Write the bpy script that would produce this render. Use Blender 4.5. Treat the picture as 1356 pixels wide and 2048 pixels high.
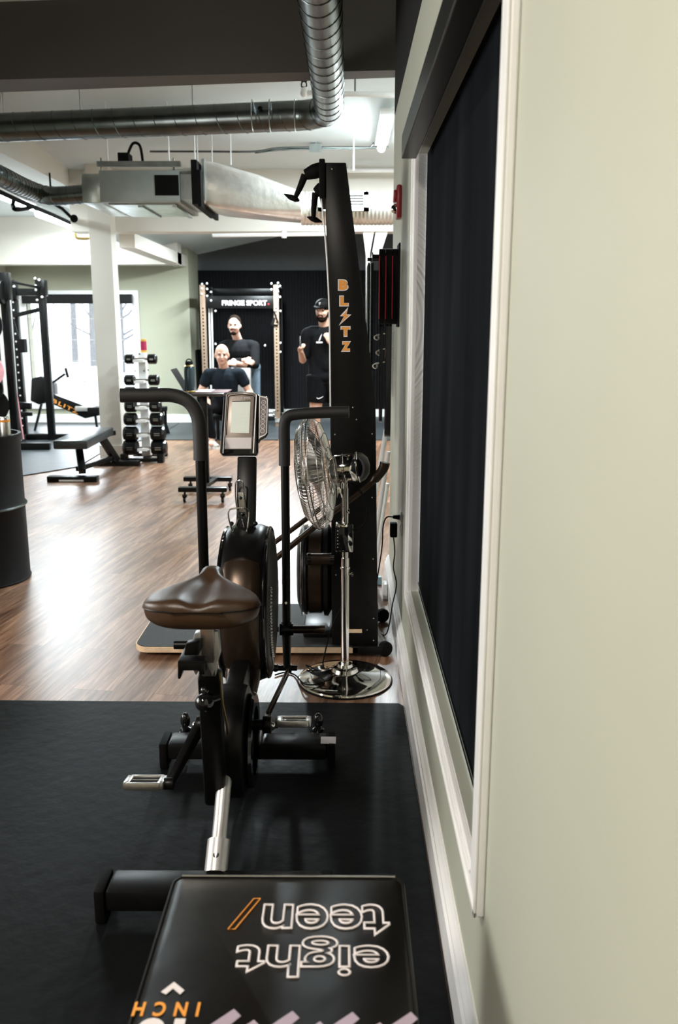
import bpy, bmesh, math, random
from mathutils import Vector, Matrix, Euler
random.seed(7)
R = math.radians
for o in list(bpy.data.objects): bpy.data.objects.remove(o)
scene = bpy.context.scene
COL = scene.collection

# ------------------------------------------------------------------ camera
FPX = 1719.0; CX, CY = 678.0, 1024.0; CAMH = 1.51
cd = bpy.data.cameras.new('camera'); cam = bpy.data.objects.new('camera', cd); COL.objects.link(cam)
cam.location = (0, 0, CAMH); cam.rotation_euler = (R(90-12.27), 0, R(0.40))
cd.sensor_fit = 'VERTICAL'; cd.sensor_height = 36.0; cd.lens = 36*FPX/2048
cd.dof.use_dof = True; cd.dof.focus_distance = 3.1; cd.dof.aperture_fstop = 4.5
scene.camera = cam
ROT = cam.rotation_euler.to_matrix(); CAM = Vector((0, 0, CAMH))
def ray(px, py): return ROT @ Vector(((px-CX)/FPX, -(py-CY)/FPX, -1))
def A(px, py, y):            # point on the vertical plane at depth y
    d = ray(px, py); return CAM + d*(y/d.y)
def Z(px, py, z):            # point on the horizontal plane at height z
    d = ray(px, py); return CAM + d*((z-CAMH)/d.z)

# ------------------------------------------------------------------ world, lights, exposure
w = bpy.data.worlds.new('daylight'); scene.world = w; w.use_nodes = True
bg = w.node_tree.nodes['Background']; bg.inputs[0].default_value = (0.86, 0.93, 1.0, 1); bg.inputs[1].default_value = 2.6
scene.view_settings.view_transform = 'Standard'; scene.view_settings.look = 'None'
scene.view_settings.exposure = 0.6; scene.view_settings.gamma = 1.0
def area(name, loc, rot, sx, sy, power, color=(1, 1, 1)):
    l = bpy.data.lights.new(name, 'AREA'); l.shape = 'RECTANGLE'; l.size = sx; l.size_y = sy
    l.energy = power; l.color = color
    o = bpy.data.objects.new(name, l); COL.objects.link(o); o.location = loc; o.rotation_euler = rot
    return o
# daylight through the big window in the back wall
area('sky_over_the_lot', (-7.0, 22.0, 6.2), (R(-90), 0, 0), 10, 5.4, 2600, (0.85, 0.93, 1))
area('side_fill', (-3.35, 2.3, 1.5), (0, R(-90), 0), 1.4, 2.2, 44, (1.0, 0.93, 0.85))  # added, unseen side lamp that fills the near wall

# ------------------------------------------------------------------ materials
def _nodes(name):
    m = bpy.data.materials.new(name); m.use_nodes = True
    nt = m.node_tree; return m, nt, nt.nodes['Principled BSDF']
def mat(name, col, rough=0.5, metal=0.0, var=0.06, scale=12, bump=0.0, bscale=200, coat=0, spec=0.5, emit=None, estr=0, stretch=None):
    m, nt, b = _nodes(name)
    tc = nt.nodes.new('ShaderNodeTexCoord'); mp = nt.nodes.new('ShaderNodeMapping')
    nt.links.new(tc.outputs['Object'], mp.inputs[0])
    if stretch: mp.inputs['Scale'].default_value = stretch
    n = nt.nodes.new('ShaderNodeTexNoise'); n.inputs['Scale'].default_value = scale; n.inputs['Detail'].default_value = 4
    nt.links.new(mp.outputs[0], n.inputs['Vector'])
    r = nt.nodes.new('ShaderNodeValToRGB')
    c = Vector(col[:3])
    r.color_ramp.elements[0].color = (*[max(0, x*(1-var)) for x in c], 1); r.color_ramp.elements[0].position = .3
    r.color_ramp.elements[1].color = (*[min(1, x*(1+var)) for x in c], 1); r.color_ramp.elements[1].position = .7
    nt.links.new(n.outputs[0], r.inputs[0]); nt.links.new(r.outputs[0], b.inputs['Base Color'])
    b.inputs['Roughness'].default_value = rough; b.inputs['Metallic'].default_value = metal
    b.inputs['Specular IOR Level'].default_value = spec; b.inputs['Coat Weight'].default_value = coat
    if bump:
        n2 = nt.nodes.new('ShaderNodeTexNoise'); n2.inputs['Scale'].default_value = bscale
        nt.links.new(mp.outputs[0], n2.inputs['Vector'])
        bp = nt.nodes.new('ShaderNodeBump'); bp.inputs['Strength'].default_value = bump; bp.inputs['Distance'].default_value = 0.01
        nt.links.new(n2.outputs[0], bp.inputs['Height']); nt.links.new(bp.outputs[0], b.inputs['Normal'])
    if emit:
        b.inputs['Emission Color'].default_value = (*emit, 1); b.inputs['Emission Strength'].default_value = estr
    return m
def wood_floor():
    m, nt, b = _nodes('walnut_plank_floor'); N = nt.nodes; L = nt.links
    tc = N.new('ShaderNodeTexCoord'); mp = N.new('ShaderNodeMapping')
    mp.inputs['Rotation'].default_value = (0, 0, R(-82)); L.new(tc.outputs['Object'], mp.inputs[0])
    br = N.new('ShaderNodeTexBrick'); br.offset = 0.37; br.inputs['Scale'].default_value = 1
    br.inputs['Brick Width'].default_value = 1.22; br.inputs['Row Height'].default_value = 0.18
    br.inputs['Mortar Size'].default_value = 0.0012; br.inputs['Mortar Smooth'].default_value = 0.1
    br.inputs['Color1'].default_value = (0, 0, 0, 1); br.inputs['Color2'].default_value = (1, 1, 1, 1); br.inputs['Mortar'].default_value = (.5, .5, .5, 1)
    L.new(mp.outputs[0], br.inputs['Vector'])
    # grain: noise stretched along the plank, shifted per plank
    sc = N.new('ShaderNodeVectorMath'); sc.operation = 'MULTIPLY'; sc.inputs[1].default_value = (1.1, 15, 1); L.new(mp.outputs[0], sc.inputs[0])
    ad = N.new('ShaderNodeVectorMath'); ad.operation = 'MULTIPLY_ADD'; ad.inputs[1].default_value = (7, 3, 5)
    L.new(br.outputs['Color'], ad.inputs[0]); L.new(sc.outputs[0], ad.inputs[2])
    n = N.new('ShaderNodeTexNoise'); n.inputs['Scale'].default_value = 1.6; n.inputs['Detail'].default_value = 9; n.inputs['Roughness'].default_value = .68; n.inputs['Distortion'].default_value = 1.1
    L.new(ad.outputs[0], n.inputs['Vector'])
    rp = N.new('ShaderNodeValToRGB'); e = rp.color_ramp.elements
    e[0].position = .28; e[0].color = (0.055, 0.022, 0.010, 1); e[1].position = .78; e[1].color = (0.50, 0.33, 0.225, 1)
    k = e.new(.46); k.color = (0.17, 0.088, 0.050, 1); k = e.new(.6); k.color = (0.32, 0.19, 0.12, 1)
    L.new(n.outputs[0], rp.inputs[0])
    mx = N.new('ShaderNodeMix'); mx.data_type = 'RGBA'; mx.blend_type = 'MULTIPLY'; mx.inputs[0].default_value = 1
    r2 = N.new('ShaderNodeValToRGB'); r2.color_ramp.elements[0].color = (.72, .68, .66, 1); r2.color_ramp.elements[1].color = (1.15, 1.1, 1.05, 1)
    L.new(br.outputs['Color'], r2.inputs[0]); L.new(rp.outputs[0], mx.inputs[6]); L.new(r2.outputs[0], mx.inputs[7])
    m2 = N.new('ShaderNodeMix'); m2.data_type = 'RGBA'; m2.inputs[7].default_value = (.05, .025, .015, 1)
    L.new(br.outputs['Fac'], m2.inputs[0]); L.new(mx.outputs[2], m2.inputs[6]); L.new(m2.outputs[2], b.inputs['Base Color'])
    b.inputs['Roughness'].default_value = .38; b.inputs['Specular IOR Level'].default_value = .6; b.inputs['Coat Weight'].default_value = .35; b.inputs['Coat Roughness'].default_value = .30
    bp = N.new('ShaderNodeBump'); bp.inputs['Strength'].default_value = .12; bp.inputs['Distance'].default_value = .004
    L.new(n.outputs[0], bp.inputs['Height']); L.new(bp.outputs[0], b.inputs['Normal'])
    return m
def spiral_metal(name, col, rough):
    return mat(name, col, rough, 1.0, .25, 5, .02, 30)
M = {
 'floor': wood_floor(),
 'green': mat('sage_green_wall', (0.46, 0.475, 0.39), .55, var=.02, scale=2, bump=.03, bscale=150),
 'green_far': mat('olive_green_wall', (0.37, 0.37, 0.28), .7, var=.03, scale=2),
 'cream': mat('cream_painted_board', (0.66, 0.63, 0.57), .6, var=.02, scale=3),
 'ceil': mat('white_ceiling', (0.60, 0.65, 0.66), .75, var=.02, scale=3, bump=.02),
 'ceilblk': mat('charcoal_ceiling', (0.014, 0.014, 0.014), .8, spec=.15, var=.1, scale=3),
 'beam': mat('brown_grey_beam', (0.075, 0.067, 0.060), .65, var=.08, scale=1.5),
 'wallblk': mat('black_panel', (0.007, 0.007, 0.008), .8, spec=.1, var=.1),
 'wallgrey': mat('dark_grey_wall', (0.055, 0.058, 0.062), .7),
 'trim': mat('white_gloss_trim', (0.87, 0.87, 0.86), .35, var=.03, scale=8),
 'shade': mat('navy_black_shade', (0.007, 0.0085, 0.0105), .9, spec=.03, var=.5, scale=6, stretch=(1, 1, .12)),
 'black': mat('black_powder_coat', (0.005, 0.005, 0.005), .34, spec=.22, var=.2, scale=30),
 'blackmatte': mat('matte_black', (0.004, 0.004, 0.004), .7, spec=.1, var=.2),
 'gloss': mat('gloss_black_plastic', (0.006, 0.006, 0.007), .12, coat=.3),
 'satin': mat('satin_bronze_black_shell', (0.048, 0.031, 0.020), .27, .6, var=.1, bump=.02, bscale=400),
 'foam': mat('black_foam_grip', (0.016, 0.015, 0.015), .62, var=.15, bump=.12, bscale=900),
 'leather': mat('brown_black_leather', (0.055, 0.030, 0.016), .33, var=.12, scale=40, bump=.10, bscale=600),
 'vinyl': mat('black_vinyl', (0.006, 0.005, 0.004), .34, spec=.3, var=.2, bump=.25, bscale=9),
 'mat': mat('black_rubber_mat', (0.0028, 0.0031, 0.0035), .55, spec=.12, var=.2, scale=5, bump=.25, bscale=22),
 'greymat': mat('blue_grey_rubber_tile', (0.035, 0.042, 0.046), .45, var=.2, scale=5),
 'grip': mat('black_grip_tape', (0.020, 0.020, 0.019), .75, var=.5, scale=260, bump=.4, bscale=300),
 'ply': mat('pale_plywood_edge', (0.75, 0.55, 0.36), .5, var=.12, scale=30),
 'chrome': mat('chrome', (0.86, 0.83, 0.79), .06, 1.0, var=.02),
 'wire': mat('chrome_wire', (0.85, 0.83, 0.80), .18, 1.0, var=.02),
 'alu': mat('brushed_aluminium', (0.62, 0.60, 0.58), .32, 1.0, var=.08, scale=60),
 'silver': mat('silver_paint', (0.55, 0.54, 0.53), .35, .6, var=.05),
 'galv': spiral_metal('galvanised_steel', (0.50, 0.55, 0.55), .30),
 'galvdark': spiral_metal('dark_spiral_duct', (0.14, 0.16, 0.16), .27),
 'foil': mat('foil_duct_wrap', (0.80, 0.78, 0.74), .30, .8, var=.12, scale=9, bump=.2, bscale=25),
 'white': mat('white_enamel', (0.78, 0.78, 0.77), .4, var=.03),
 'whitetext': mat('white_print', (0.80, 0.74, 0.74), .5, var=.03),
 'orange': mat('orange_print', (0.90, 0.36, 0.06), .5, var=.05),
 'lilac': mat('lilac_print', (0.42, 0.34, 0.42), .5, var=.05),
 'red': mat('red_plastic', (0.30, 0.010, 0.018), .35, var=.1),
 'pink': mat('pink_panel', (0.75, 0.35, 0.38), .6, var=.1),
 'bluebottle': mat('slate_blue_bottle', (0.035, 0.055, 0.07), .25, .3),
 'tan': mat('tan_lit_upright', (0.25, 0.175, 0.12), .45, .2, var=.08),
 'skin': mat('skin', (0.60, 0.35, 0.26), .5, var=.06, scale=20),
 'hair': mat('dark_hair', (0.010, 0.006, 0.004), .9, spec=.05, var=.3, scale=60),
 'tee': mat('black_tshirt', (0.007, 0.007, 0.008), .95, spec=.1, var=.2, scale=20),
 'navytee': mat('navy_tshirt', (0.009, 0.013, 0.018), .95, spec=.1, var=.2, scale=20),
 'jeans': mat('grey_blue_jeans', (0.10, 0.14, 0.18), .85, var=.2, scale=30),
 'tights': mat('black_trousers', (0.006, 0.006, 0.007), .95, spec=.08, var=.2, scale=20),
 'shoe': mat('grey_trainer', (0.35, 0.32, 0.28), .7, var=.4, scale=40),
 'sole': mat('white_sole', (0.7, 0.68, 0.64), .6),
 'lcd': mat('lcd_screen', (0.50, 0.53, 0.46), .3, var=.05, scale=18, emit=(0.80, 0.83, 0.74), estr=.2),
 'bezel': mat('warm_grey_bezel', (0.40, 0.33, 0.29), .35, .3),
 'keypad': mat('purple_grey_keypad', (0.17, 0.14, 0.15), .4),
 'tube': mat('fluorescent_tube', (0.9, 0.95, 0.95), .5, emit=(0.88, 0.97, 1.0), estr=14),
 'brass': mat('brass', (0.6, 0.45, 0.18), .35, 1.0),
 'snow': mat('snowy_ground', (0.80, 0.82, 0.85), .8, var=.05, scale=2),
 'bark': mat('pale_tree_bark', (0.17, 0.175, 0.18), .9, var=.2),
 'bin': mat('black_drum', (0.008, 0.008, 0.009), .6, spec=.2, var=.15),
}
def glass_mat():
    m, nt, b = _nodes('window_glass'); b.inputs['Base Color'].default_value = (.92, .97, 1, 1); b.inputs['Roughness'].default_value = 0.0
    tr = nt.nodes.new('ShaderNodeBsdfTransparent'); gl = nt.nodes.new('ShaderNodeBsdfGlossy'); gl.inputs['Roughness'].default_value = .02
    mx = nt.nodes.new('ShaderNodeMixShader'); mx.inputs[0].default_value = .06; out = nt.nodes['Material Output']
    nt.links.new(tr.outputs[0], mx.inputs[1]); nt.links.new(gl.outputs[0], mx.inputs[2]); nt.links.new(mx.outputs[0], out.inputs[0]); return m
M['glass'] = glass_mat()

# ------------------------------------------------------------------ mesh helpers
def V(*a): return Vector(a)
def frame_of(d):
    d = d.normalized(); up = V(0, 0, 1) if abs(d.z) < .9 else V(0, 1, 0)
    x = up.cross(d).normalized(); y = d.cross(x); return x, y, d
class MB:
    def __init__(s): s.bm = bmesh.new()
    def box(s, c, size, rot=None):
        m = Matrix.Translation(c)
        if rot is not None: m = m @ (rot.to_matrix().to_4x4() if isinstance(rot, Euler) else rot.to_4x4())
        m = m @ Matrix.Diagonal((size[0], size[1], size[2], 1)); bmesh.ops.create_cube(s.bm, size=1, matrix=m); return s
    def bb(s, x0, x1, y0, y1, z0, z1): return s.box(V((x0+x1)/2, (y0+y1)/2, (z0+z1)/2), (abs(x1-x0), abs(y1-y0), abs(z1-z0)))
    def cyl(s, p, q, r0, r1=None, n=24, cap=True):
        p, q = Vector(p), Vector(q); r1 = r0 if r1 is None else r1; x, y, d = frame_of(q-p)
        a = [s.bm.verts.new(p+(x*math.cos(t)+y*math.sin(t))*r0) for t in [2*math.pi*i/n for i in range(n)]]
        b = [s.bm.verts.new(q+(x*math.cos(t)+y*math.sin(t))*r1) for t in [2*math.pi*i/n for i in range(n)]]
        for i in range(n): s.bm.faces.new((a[i], a[(i+1) % n], b[(i+1) % n], b[i]))
        if cap: s.bm.faces.new(a[::-1]); s.bm.faces.new(b)
        return s
    def bar(s, p, q, wx, wy, up=V(0, 0, 1)):     # rectangular bar from p to q
        p, q = Vector(p), Vector(q); d = (q-p).normalized()
        if abs(d.dot(up)) > .95: up = V(0, 1, 0)
        x = d.cross(up).normalized(); y = x.cross(d)
        m = Matrix((x, d, y)).transposed().to_4x4()
        s.bm.verts.index_update()
        bmesh.ops.create_cube(s.bm, size=1, matrix=Matrix.Translation((p+q)/2) @ m @ Matrix.Diagonal((wx, (q-p).length, wy, 1))); return s
    def sph(s, c, r, n=20, rot=None):
        r = (r, r, r) if not hasattr(r, '__len__') else r
        m = Matrix.Translation(c)
        if rot is not None: m = m @ rot.to_matrix().to_4x4()
        bmesh.ops.create_uvsphere(s.bm, u_segments=n, v_segments=max(8, n//2), radius=1, matrix=m @ Matrix.Diagonal((*r, 1))); return s
    def tube(s, pts, r, n=10, closed=False, cap=True):
        pts = [Vector(p) for p in pts]; k = len(pts); rs = r if hasattr(r, '__len__') else [r]*k
        rings = []; px = None
        for i, p in enumerate(pts):
            if closed: d = pts[(i+1) % k]-pts[i-1]
            else: d = (pts[min(i+1, k-1)]-pts[max(i-1, 0)])
            if d.length < 1e-9: d = V(0, 0, 1)
            d.normalize()
            if px is None: x, y, _ = frame_of(d)
            else:
                x = px-d*px.dot(d)
                if x.length < 1e-6: x, y, _ = frame_of(d)
                x.normalize(); y = d.cross(x)
            px = x
            rings.append([s.bm.verts.new(p+(x*math.cos(2*math.pi*j/n)+y*math.sin(2*math.pi*j/n))*rs[i]) for j in range(n)])
        for i in range(k-1+(1 if closed else 0)):
            a, b = rings[i], rings[(i+1) % k]
            for j in range(n): s.bm.faces.new((a[j], a[(j+1) % n], b[(j+1) % n], b[j]))
        if cap and not closed: s.bm.faces.new(rings[0][::-1]); s.bm.faces.new(rings[-1])
        return s
    def lathe(s, prof, c=V(0, 0, 0), axis=V(0, 0, 1), n=40):   # prof: (r, h)
        x, y, d = frame_of(Vector(axis)); c = Vector(c); rings = []
        for r, h in prof:
            if r < 1e-6: rings.append([s.bm.verts.new(c+d*h)])
            else: rings.append([s.bm.verts.new(c+d*h+(x*math.cos(2*math.pi*j/n)+y*math.sin(2*math.pi*j/n))*r) for j in range(n)])
        for a, b in zip(rings, rings[1:]):
            for j in range(n):
                k = (j+1) % n
                if len(a) == 1 and len(b) == 1: continue
                if len(a) == 1: s.bm.faces.new((a[0], b[k], b[j]))
                elif len(b) == 1: s.bm.faces.new((a[j], a[k], b[0]))
                else: s.bm.faces.new((a[j], a[k], b[k], b[j]))
        return s
    def prism(s, poly, off):      # poly: 3D points, extruded by vector off
        off = Vector(off); a = [s.bm.verts.new(Vector(p)) for p in poly]; b = [s.bm.verts.new(Vector(p)+off) for p in poly]; n = len(a)
        s.bm.faces.new(a[::-1]); s.bm.faces.new(b)
        for i in range(n): s.bm.faces.new((a[i], a[(i+1) % n], b[(i+1) % n], b[i]))
        return s
    def loft(s, loops, cap=True):
        rings = [[s.bm.verts.new(Vector(p)) for p in l] for l in loops]; n = len(rings[0])
        for a, b in zip(rings, rings[1:]):
            for j in range(n): s.bm.faces.new((a[j], a[(j+1) % n], b[(j+1) % n], b[j]))
        if cap: s.bm.faces.new(rings[0][::-1]); s.bm.faces.new(rings[-1])
        return s
    def limb(s, p, q, r0, r1):
        p, q = Vector(p), Vector(q); s.cyl(p, q, r0, r1, 14); s.sph(p, r0, 14); s.sph(q, r1, 14); return s
    def build(s, name, m, parent=None, smooth=True, bevel=0, origin=None, sub=0, remesh=0, seg=2):
        bm = s.bm; bmesh.ops.recalc_face_normals(bm, faces=bm.faces)
        if parent is not None: org = world_origin(parent)
        elif origin is not None: org = Vector(origin)
        else:
            xs = [v.co for v in bm.verts]; org = V(sum(c.x for c in xs)/len(xs), sum(c.y for c in xs)/len(xs), min(c.z for c in xs))
        bmesh.ops.translate(bm, verts=bm.verts, vec=-org)
        me = bpy.data.meshes.new(name); bm.to_mesh(me); bm.free()
        me.materials.append(M[m] if isinstance(m, str) else m)
        o = bpy.data.objects.new(name, me); COL.objects.link(o)
        if parent is not None: o.parent = parent
        else: o.location = org
        if smooth:
            for p in me.polygons: p.use_smooth = True
            es = o.modifiers.new('edges', 'EDGE_SPLIT') if not (remesh or sub) else None
            if es: es.split_angle = R(35)
        if bevel:
            b = o.modifiers.new('bevel', 'BEVEL'); b.width = bevel; b.segments = seg; b.limit_method = 'ANGLE'; b.angle_limit = R(40)
            if smooth: o.modifiers.move(o.modifiers.find('bevel'), 0)
        if remesh:
            rm = o.modifiers.new('skin', 'REMESH'); rm.mode = 'VOXEL'; rm.voxel_size = remesh; rm.use_smooth_shade = True
            sm = o.modifiers.new('soft', 'SMOOTH'); sm.iterations = 3; sm.factor = .5
        if sub:
            sb = o.modifiers.new('sub', 'SUBSURF'); sb.levels = sub; sb.render_levels = sub
        return o
def world_origin(o):
    v = Vector(o.location)
    while o.parent: o = o.parent; v += Vector(o.location)
    return v
def tag(o, label, cat, group=None, kind=None):
    if label: o['label'] = label
    if cat: o['category'] = cat
    if group: o['group'] = group
    if kind: o['kind'] = kind
    return o
def thing(name, loc, label, cat, group=None):
    o = bpy.data.objects.new(name, None); COL.objects.link(o); o.location = loc; o.empty_display_size = .1
    return tag(o, label, cat, group)
def struct(name, mb, m, bevel=0, parent=None, label=None):
    o = mb.build(name, m, parent, smooth=False, bevel=bevel, origin=(0, 0, 0) if parent is None else None)
    if parent is None: o['kind'] = 'structure'
    if label: o['label'] = label
    return o
def clone(o, loc=None, label=None, group=None, parent=None):
    c = o.copy(); COL.objects.link(c); c.parent = parent
    for ch in o.children: clone(ch, parent=c)
    if loc is not None: c.location = loc
    if label: c['label'] = label
    if group: c['group'] = group
    return c
def arc(c, r, a0, a1, n, u, v):
    return [Vector(c)+Vector(u)*r*math.cos(a0+(a1-a0)*i/n)+Vector(v)*r*math.sin(a0+(a1-a0)*i/n) for i in range(n+1)]
def smooth_path(pts, n=6):
    pts = [Vector(p) for p in pts]; out = []
    for i in range(len(pts)-1):
        p0 = pts[max(i-1, 0)]; p1 = pts[i]; p2 = pts[i+1]; p3 = pts[min(i+2, len(pts)-1)]
        for k in range(n):
            t = k/n; out.append(.5*((2*p1)+(p2-p0)*t+(2*p0-5*p1+4*p2-p3)*t*t+(3*p1-p0-3*p2+p3)*t**3))
    out.append(pts[-1]); return out
def rrect(w, h, r, n=5):
    out = []
    for cx, cy, a in ((w/2-r, h/2-r, 0), (-w/2+r, h/2-r, 90), (-w/2+r, -h/2+r, 180), (w/2-r, -h/2+r, 270)):
        for i in range(n+1): t = R(a+90*i/n); out.append((cx+r*math.cos(t), cy+r*math.sin(t)))
    return out
def text_mesh(name, body, m, parent, loc, xdir, ydir, height, width=None, offset=0, extrude=.0006, outline=0, space=1.0):
    """lettering as real thin geometry; loc = lower-left corner of the text block, xdir/ydir its axes"""
    cu = bpy.data.curves.new(name, 'FONT'); cu.body = body; cu.offset = offset; cu.space_character = space
    cu.resolution_u = 4
    if outline: cu.fill_mode = 'NONE'; cu.bevel_depth = outline; cu.bevel_resolution = 1
    else: cu.extrude = .01
    t = bpy.data.objects.new(name, cu); COL.objects.link(t)
    dg = bpy.context.evaluated_depsgraph_get(); me = bpy.data.meshes.new_from_object(t.evaluated_get(dg))
    bpy.data.objects.remove(t)
    xs = [v.co.x for v in me.vertices]; ys = [v.co.y for v in me.vertices]
    x0, x1, y0, y1 = min(xs), max(xs), min(ys), max(ys); sy = height/(y1-y0); sx = sy if width is None else width/(x1-x0)
    X = Vector(xdir).normalized(); Y = Vector(ydir).normalized(); N = X.cross(Y); org = world_origin(parent)
    for v in me.vertices:
        c = v.co.copy(); v.co = Vector(loc)+X*((c.x-x0)*sx)+Y*((c.y-y0)*sy)+N*(c.z*(sy if outline else extrude*100*.5))-org
    me.materials.append(M[m]); o = bpy.data.objects.new(name, me); COL.objects.link(o); o.parent = parent
    return o

# ================================================================== ROOM
WX = .268            # face of the near right-hand wall
WEND = 5.05          # where that wall ends
YB = 13.6            # back wall with the window
def ceil_z(y): return 3.46-(y-6.1)*.07
struct('floor', MB().bb(-5.6, 2.6, -3.2, 16.2, -.1, 0), 'floor')
# right wall: built round the window opening
wz0, wz1, wy0, wy1 = .455, 2.12, 1.53, 3.34
g = MB().bb(WX, WX+.2, -3.2, wy0, 0, 2.62).bb(WX, WX+.2, wy1, WEND, 0, 2.62).bb(WX, WX+.2, wy0, wy1, 0, wz0).bb(WX, WX+.2, wy0, wy1, wz1, 2.62)
struct('wall_right', g, 'green')
struct('wall_right_upper', MB().bb(WX, WX+.2, -3.2, WEND, 2.62, 3.6), 'ceilblk')
# far part of the gym opens to the right
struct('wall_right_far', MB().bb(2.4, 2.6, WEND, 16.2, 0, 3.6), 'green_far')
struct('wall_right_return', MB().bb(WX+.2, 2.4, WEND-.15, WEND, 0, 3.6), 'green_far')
# baseboard with a moulded profile
bp_ = [(WX, 0), (.243, 0), (.243, .105), (.249, .112), (.249, .125), (.256, .135), (.262, .147), (WX, .147)]
struct('baseboard_right', MB().prism([V(x, -3.2, z) for x, z in bp_], (0, WEND+3.2, 0)), 'trim')
# window in the right wall: jambs, casing, sill, shade
wt = MB()
SX = .300
wt.bb(WX-.002, SX+.02, wy0-.02, wy1+.02, wz0-.02, wz0)          # sill
wt.bb(WX-.002, SX+.02, wy1, wy1+.02, wz0-.02, wz1); wt.bb(WX-.002, SX+.02, wy0-.02, wy0, wz0-.02, wz1); wt.bb(WX-.002, SX+.02, wy0, wy1, wz1, wz1+.02)
w1 = struct('window_1', wt, 'trim')
cs = MB()
for a, b, zz0, zz1 in ((wy0-.085, wy0, .40, 2.2), (wy1, wy1+.085, .40, 2.2)): cs.bb(.252, WX, a, b, zz0, zz1)
cs.bb(.252, WX, wy0, wy1, .40, wz0); cs.bb(.252, WX, wy0, wy1, wz1, 2.2)
cs.build('casing', 'trim', w1, smooth=False, bevel=.004)
mo = MB().bb(.247, .252, wy0-.085, wy1+.085, .40, .412).bb(.247, .252, wy0-.085, wy0-.073, .40, 2.2).bb(.247, .252, wy1+.073, wy1+.085, .40, 2.2)
mo.bb(.248, .252, wy0, wy1, .438, .446)
mo.build('casing_moulding', 'trim', w1, smooth=False, bevel=.0015)
rb = tag(thing('roller_blind', (SX, 2.43, 2.1), 'black roller blind pulled down inside the white window frame on the near green wall', 'blind'), None, None)
MB().bb(SX-.001, SX+.002, wy0+.004, wy1-.004, wz0+.004, 2.12).build('fabric', 'shade', rb, smooth=False)
MB().bb(SX-.006, SX-.001, wy0+.01, wy1-.01, wz0+.035, wz0+.042).build('hem_bar', 'galvdark', rb, smooth=False)
MB().bb(.196, WX-.02, 1.0, 3.2, 2.078, 2.155).build('cassette', 'black', rb, smooth=False, bevel=.003)

# near ceiling and big beam
struct('ceiling_near', MB().bb(-5.6, 2.6, -3.2, 5.8, 3.46, 3.6), 'wallblk')
g = MB()
nx, ns = -5.6, 2.4
def ly(x, xa, ya, xb, yb): return ya+(x-xa)*(yb-ya)/(xb-xa)
g.prism([V(nx, ly(nx, -2.35, 5.90, .32, 5.70), 3.03), V(ns, ly(ns, -2.35, 5.90, .32, 5.70), 3.03), V(ns, ly(ns, -2.35, 6.20, .32, 5.86), 3.03), V(nx, ly(nx, -2.35, 6.20, .32, 5.86), 3.03)], (0, 0, .5))
struct('ceiling_beam_near', g, 'beam')
# sloping white ceiling
g = MB().prism([V(-3.06, 5.6, ceil_z(5.6)), V(-3.06, 10.1, ceil_z(10.1)), V(-3.06, 10.1, 3.7), V(-3.06, 5.6, 3.7)], (5.6, 0, 0))
struct('ceiling', g, 'ceil')
struct('ceiling_left_bay', MB().bb(-5.6, -3.06, 6.1, 16, 3.03, 3.7), 'ceil')
struct('trim_1', MB().bb(-3.06, -3.045, 6.35, 10.0, 3.0, 3.5), 'cream')
# bulkhead across, with the white column
struct('ceiling_bulkhead', MB().bb(-3.06, 2.4, 10.02, 10.3, 2.53, 3.6), 'cream')
struct('trim_2', MB().bb(-5.6, -3.06, 12.9, 13.2, 2.37, 3.03), 'cream')
c0 = (-2.80, -2.56)
struct('column', MB().bb(c0[0], c0[1], 9.8, 10.02, 0, 3.4).bb(c0[0]-.02, c0[1]+.02, 9.78, 10.04, 0, .16), 'cream')
struct('trim_3', MB().bb(-2.60, -2.42, 10.3, YB, 2.38, 2.54), 'cream')
struct('ceiling_step', MB().bb(-3.06, -2.42, 12.9, 13.2, 2.37, 3.03), 'cream')
# ceiling behind the bulkhead: rises to the right
g = MB().prism([V(-3.0, 10.3, 2.75), V(-1.2, 10.3, 2.98), V(2.4, 10.3, 3.05), V(2.4, 10.3, 3.3), V(-3.0, 10.3, 3.3)], (0, 4.6, 0))
g2 = MB(); 
poly = [V(-3.0, 14.9, 2.50), V(-.85, 14.9, 2.95), V(2.4, 14.9, 2.95), V(2.4, 14.9, 3.3), V(-3.0, 14.9, 3.3)]
g2.loft([[V(-3.0, 10.3, 2.62), V(-.85, 10.3, 2.98), V(2.4, 10.3, 2.98), V(2.4, 10.3, 3.3), V(-3.0, 10.3, 3.3)], poly])
struct('ceiling_back', g2, 'ceil'); g.bm.free()
# back wall (green) with window opening
X0, X1, ZB0, ZB1 = -4.92, -3.28, .32, 1.93
g = MB().bb(-5.6, X0, YB, YB+.2, 0, 3.1).bb(X1, -2.42, YB, YB+.2, 0, 3.1).bb(X0, X1, YB, YB+.2, 0, ZB0).bb(X0, X1, YB, YB+.2, ZB1, 3.1)
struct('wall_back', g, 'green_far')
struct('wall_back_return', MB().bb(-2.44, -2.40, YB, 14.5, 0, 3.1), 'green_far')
struct('wall_left', MB().bb(-5.4, -5.2, 6.2, 13.6, 0, 3.1), 'cream')
struct('wall_left_near', MB().bb(-3.3, -3.15, -3.2, 1.1, 0, 3.6).bb(-3.3, -3.15, 3.5, 4.2, 0, 3.6).bb(-3.3, -3.15, 1.1, 3.5, 0, .75).bb(-3.3, -3.15, 1.1, 3.5, 2.25, 3.6), 'green_far')  # window opening added for the unseen side lamp
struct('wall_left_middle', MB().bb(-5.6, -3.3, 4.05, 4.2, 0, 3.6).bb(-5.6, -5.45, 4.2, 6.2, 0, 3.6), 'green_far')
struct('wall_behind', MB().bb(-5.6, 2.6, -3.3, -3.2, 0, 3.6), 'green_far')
struct('baseboard_back', MB().bb(-5.2, -2.42, YB-.02, YB, 0, .13), 'trim', bevel=.004)
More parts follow.
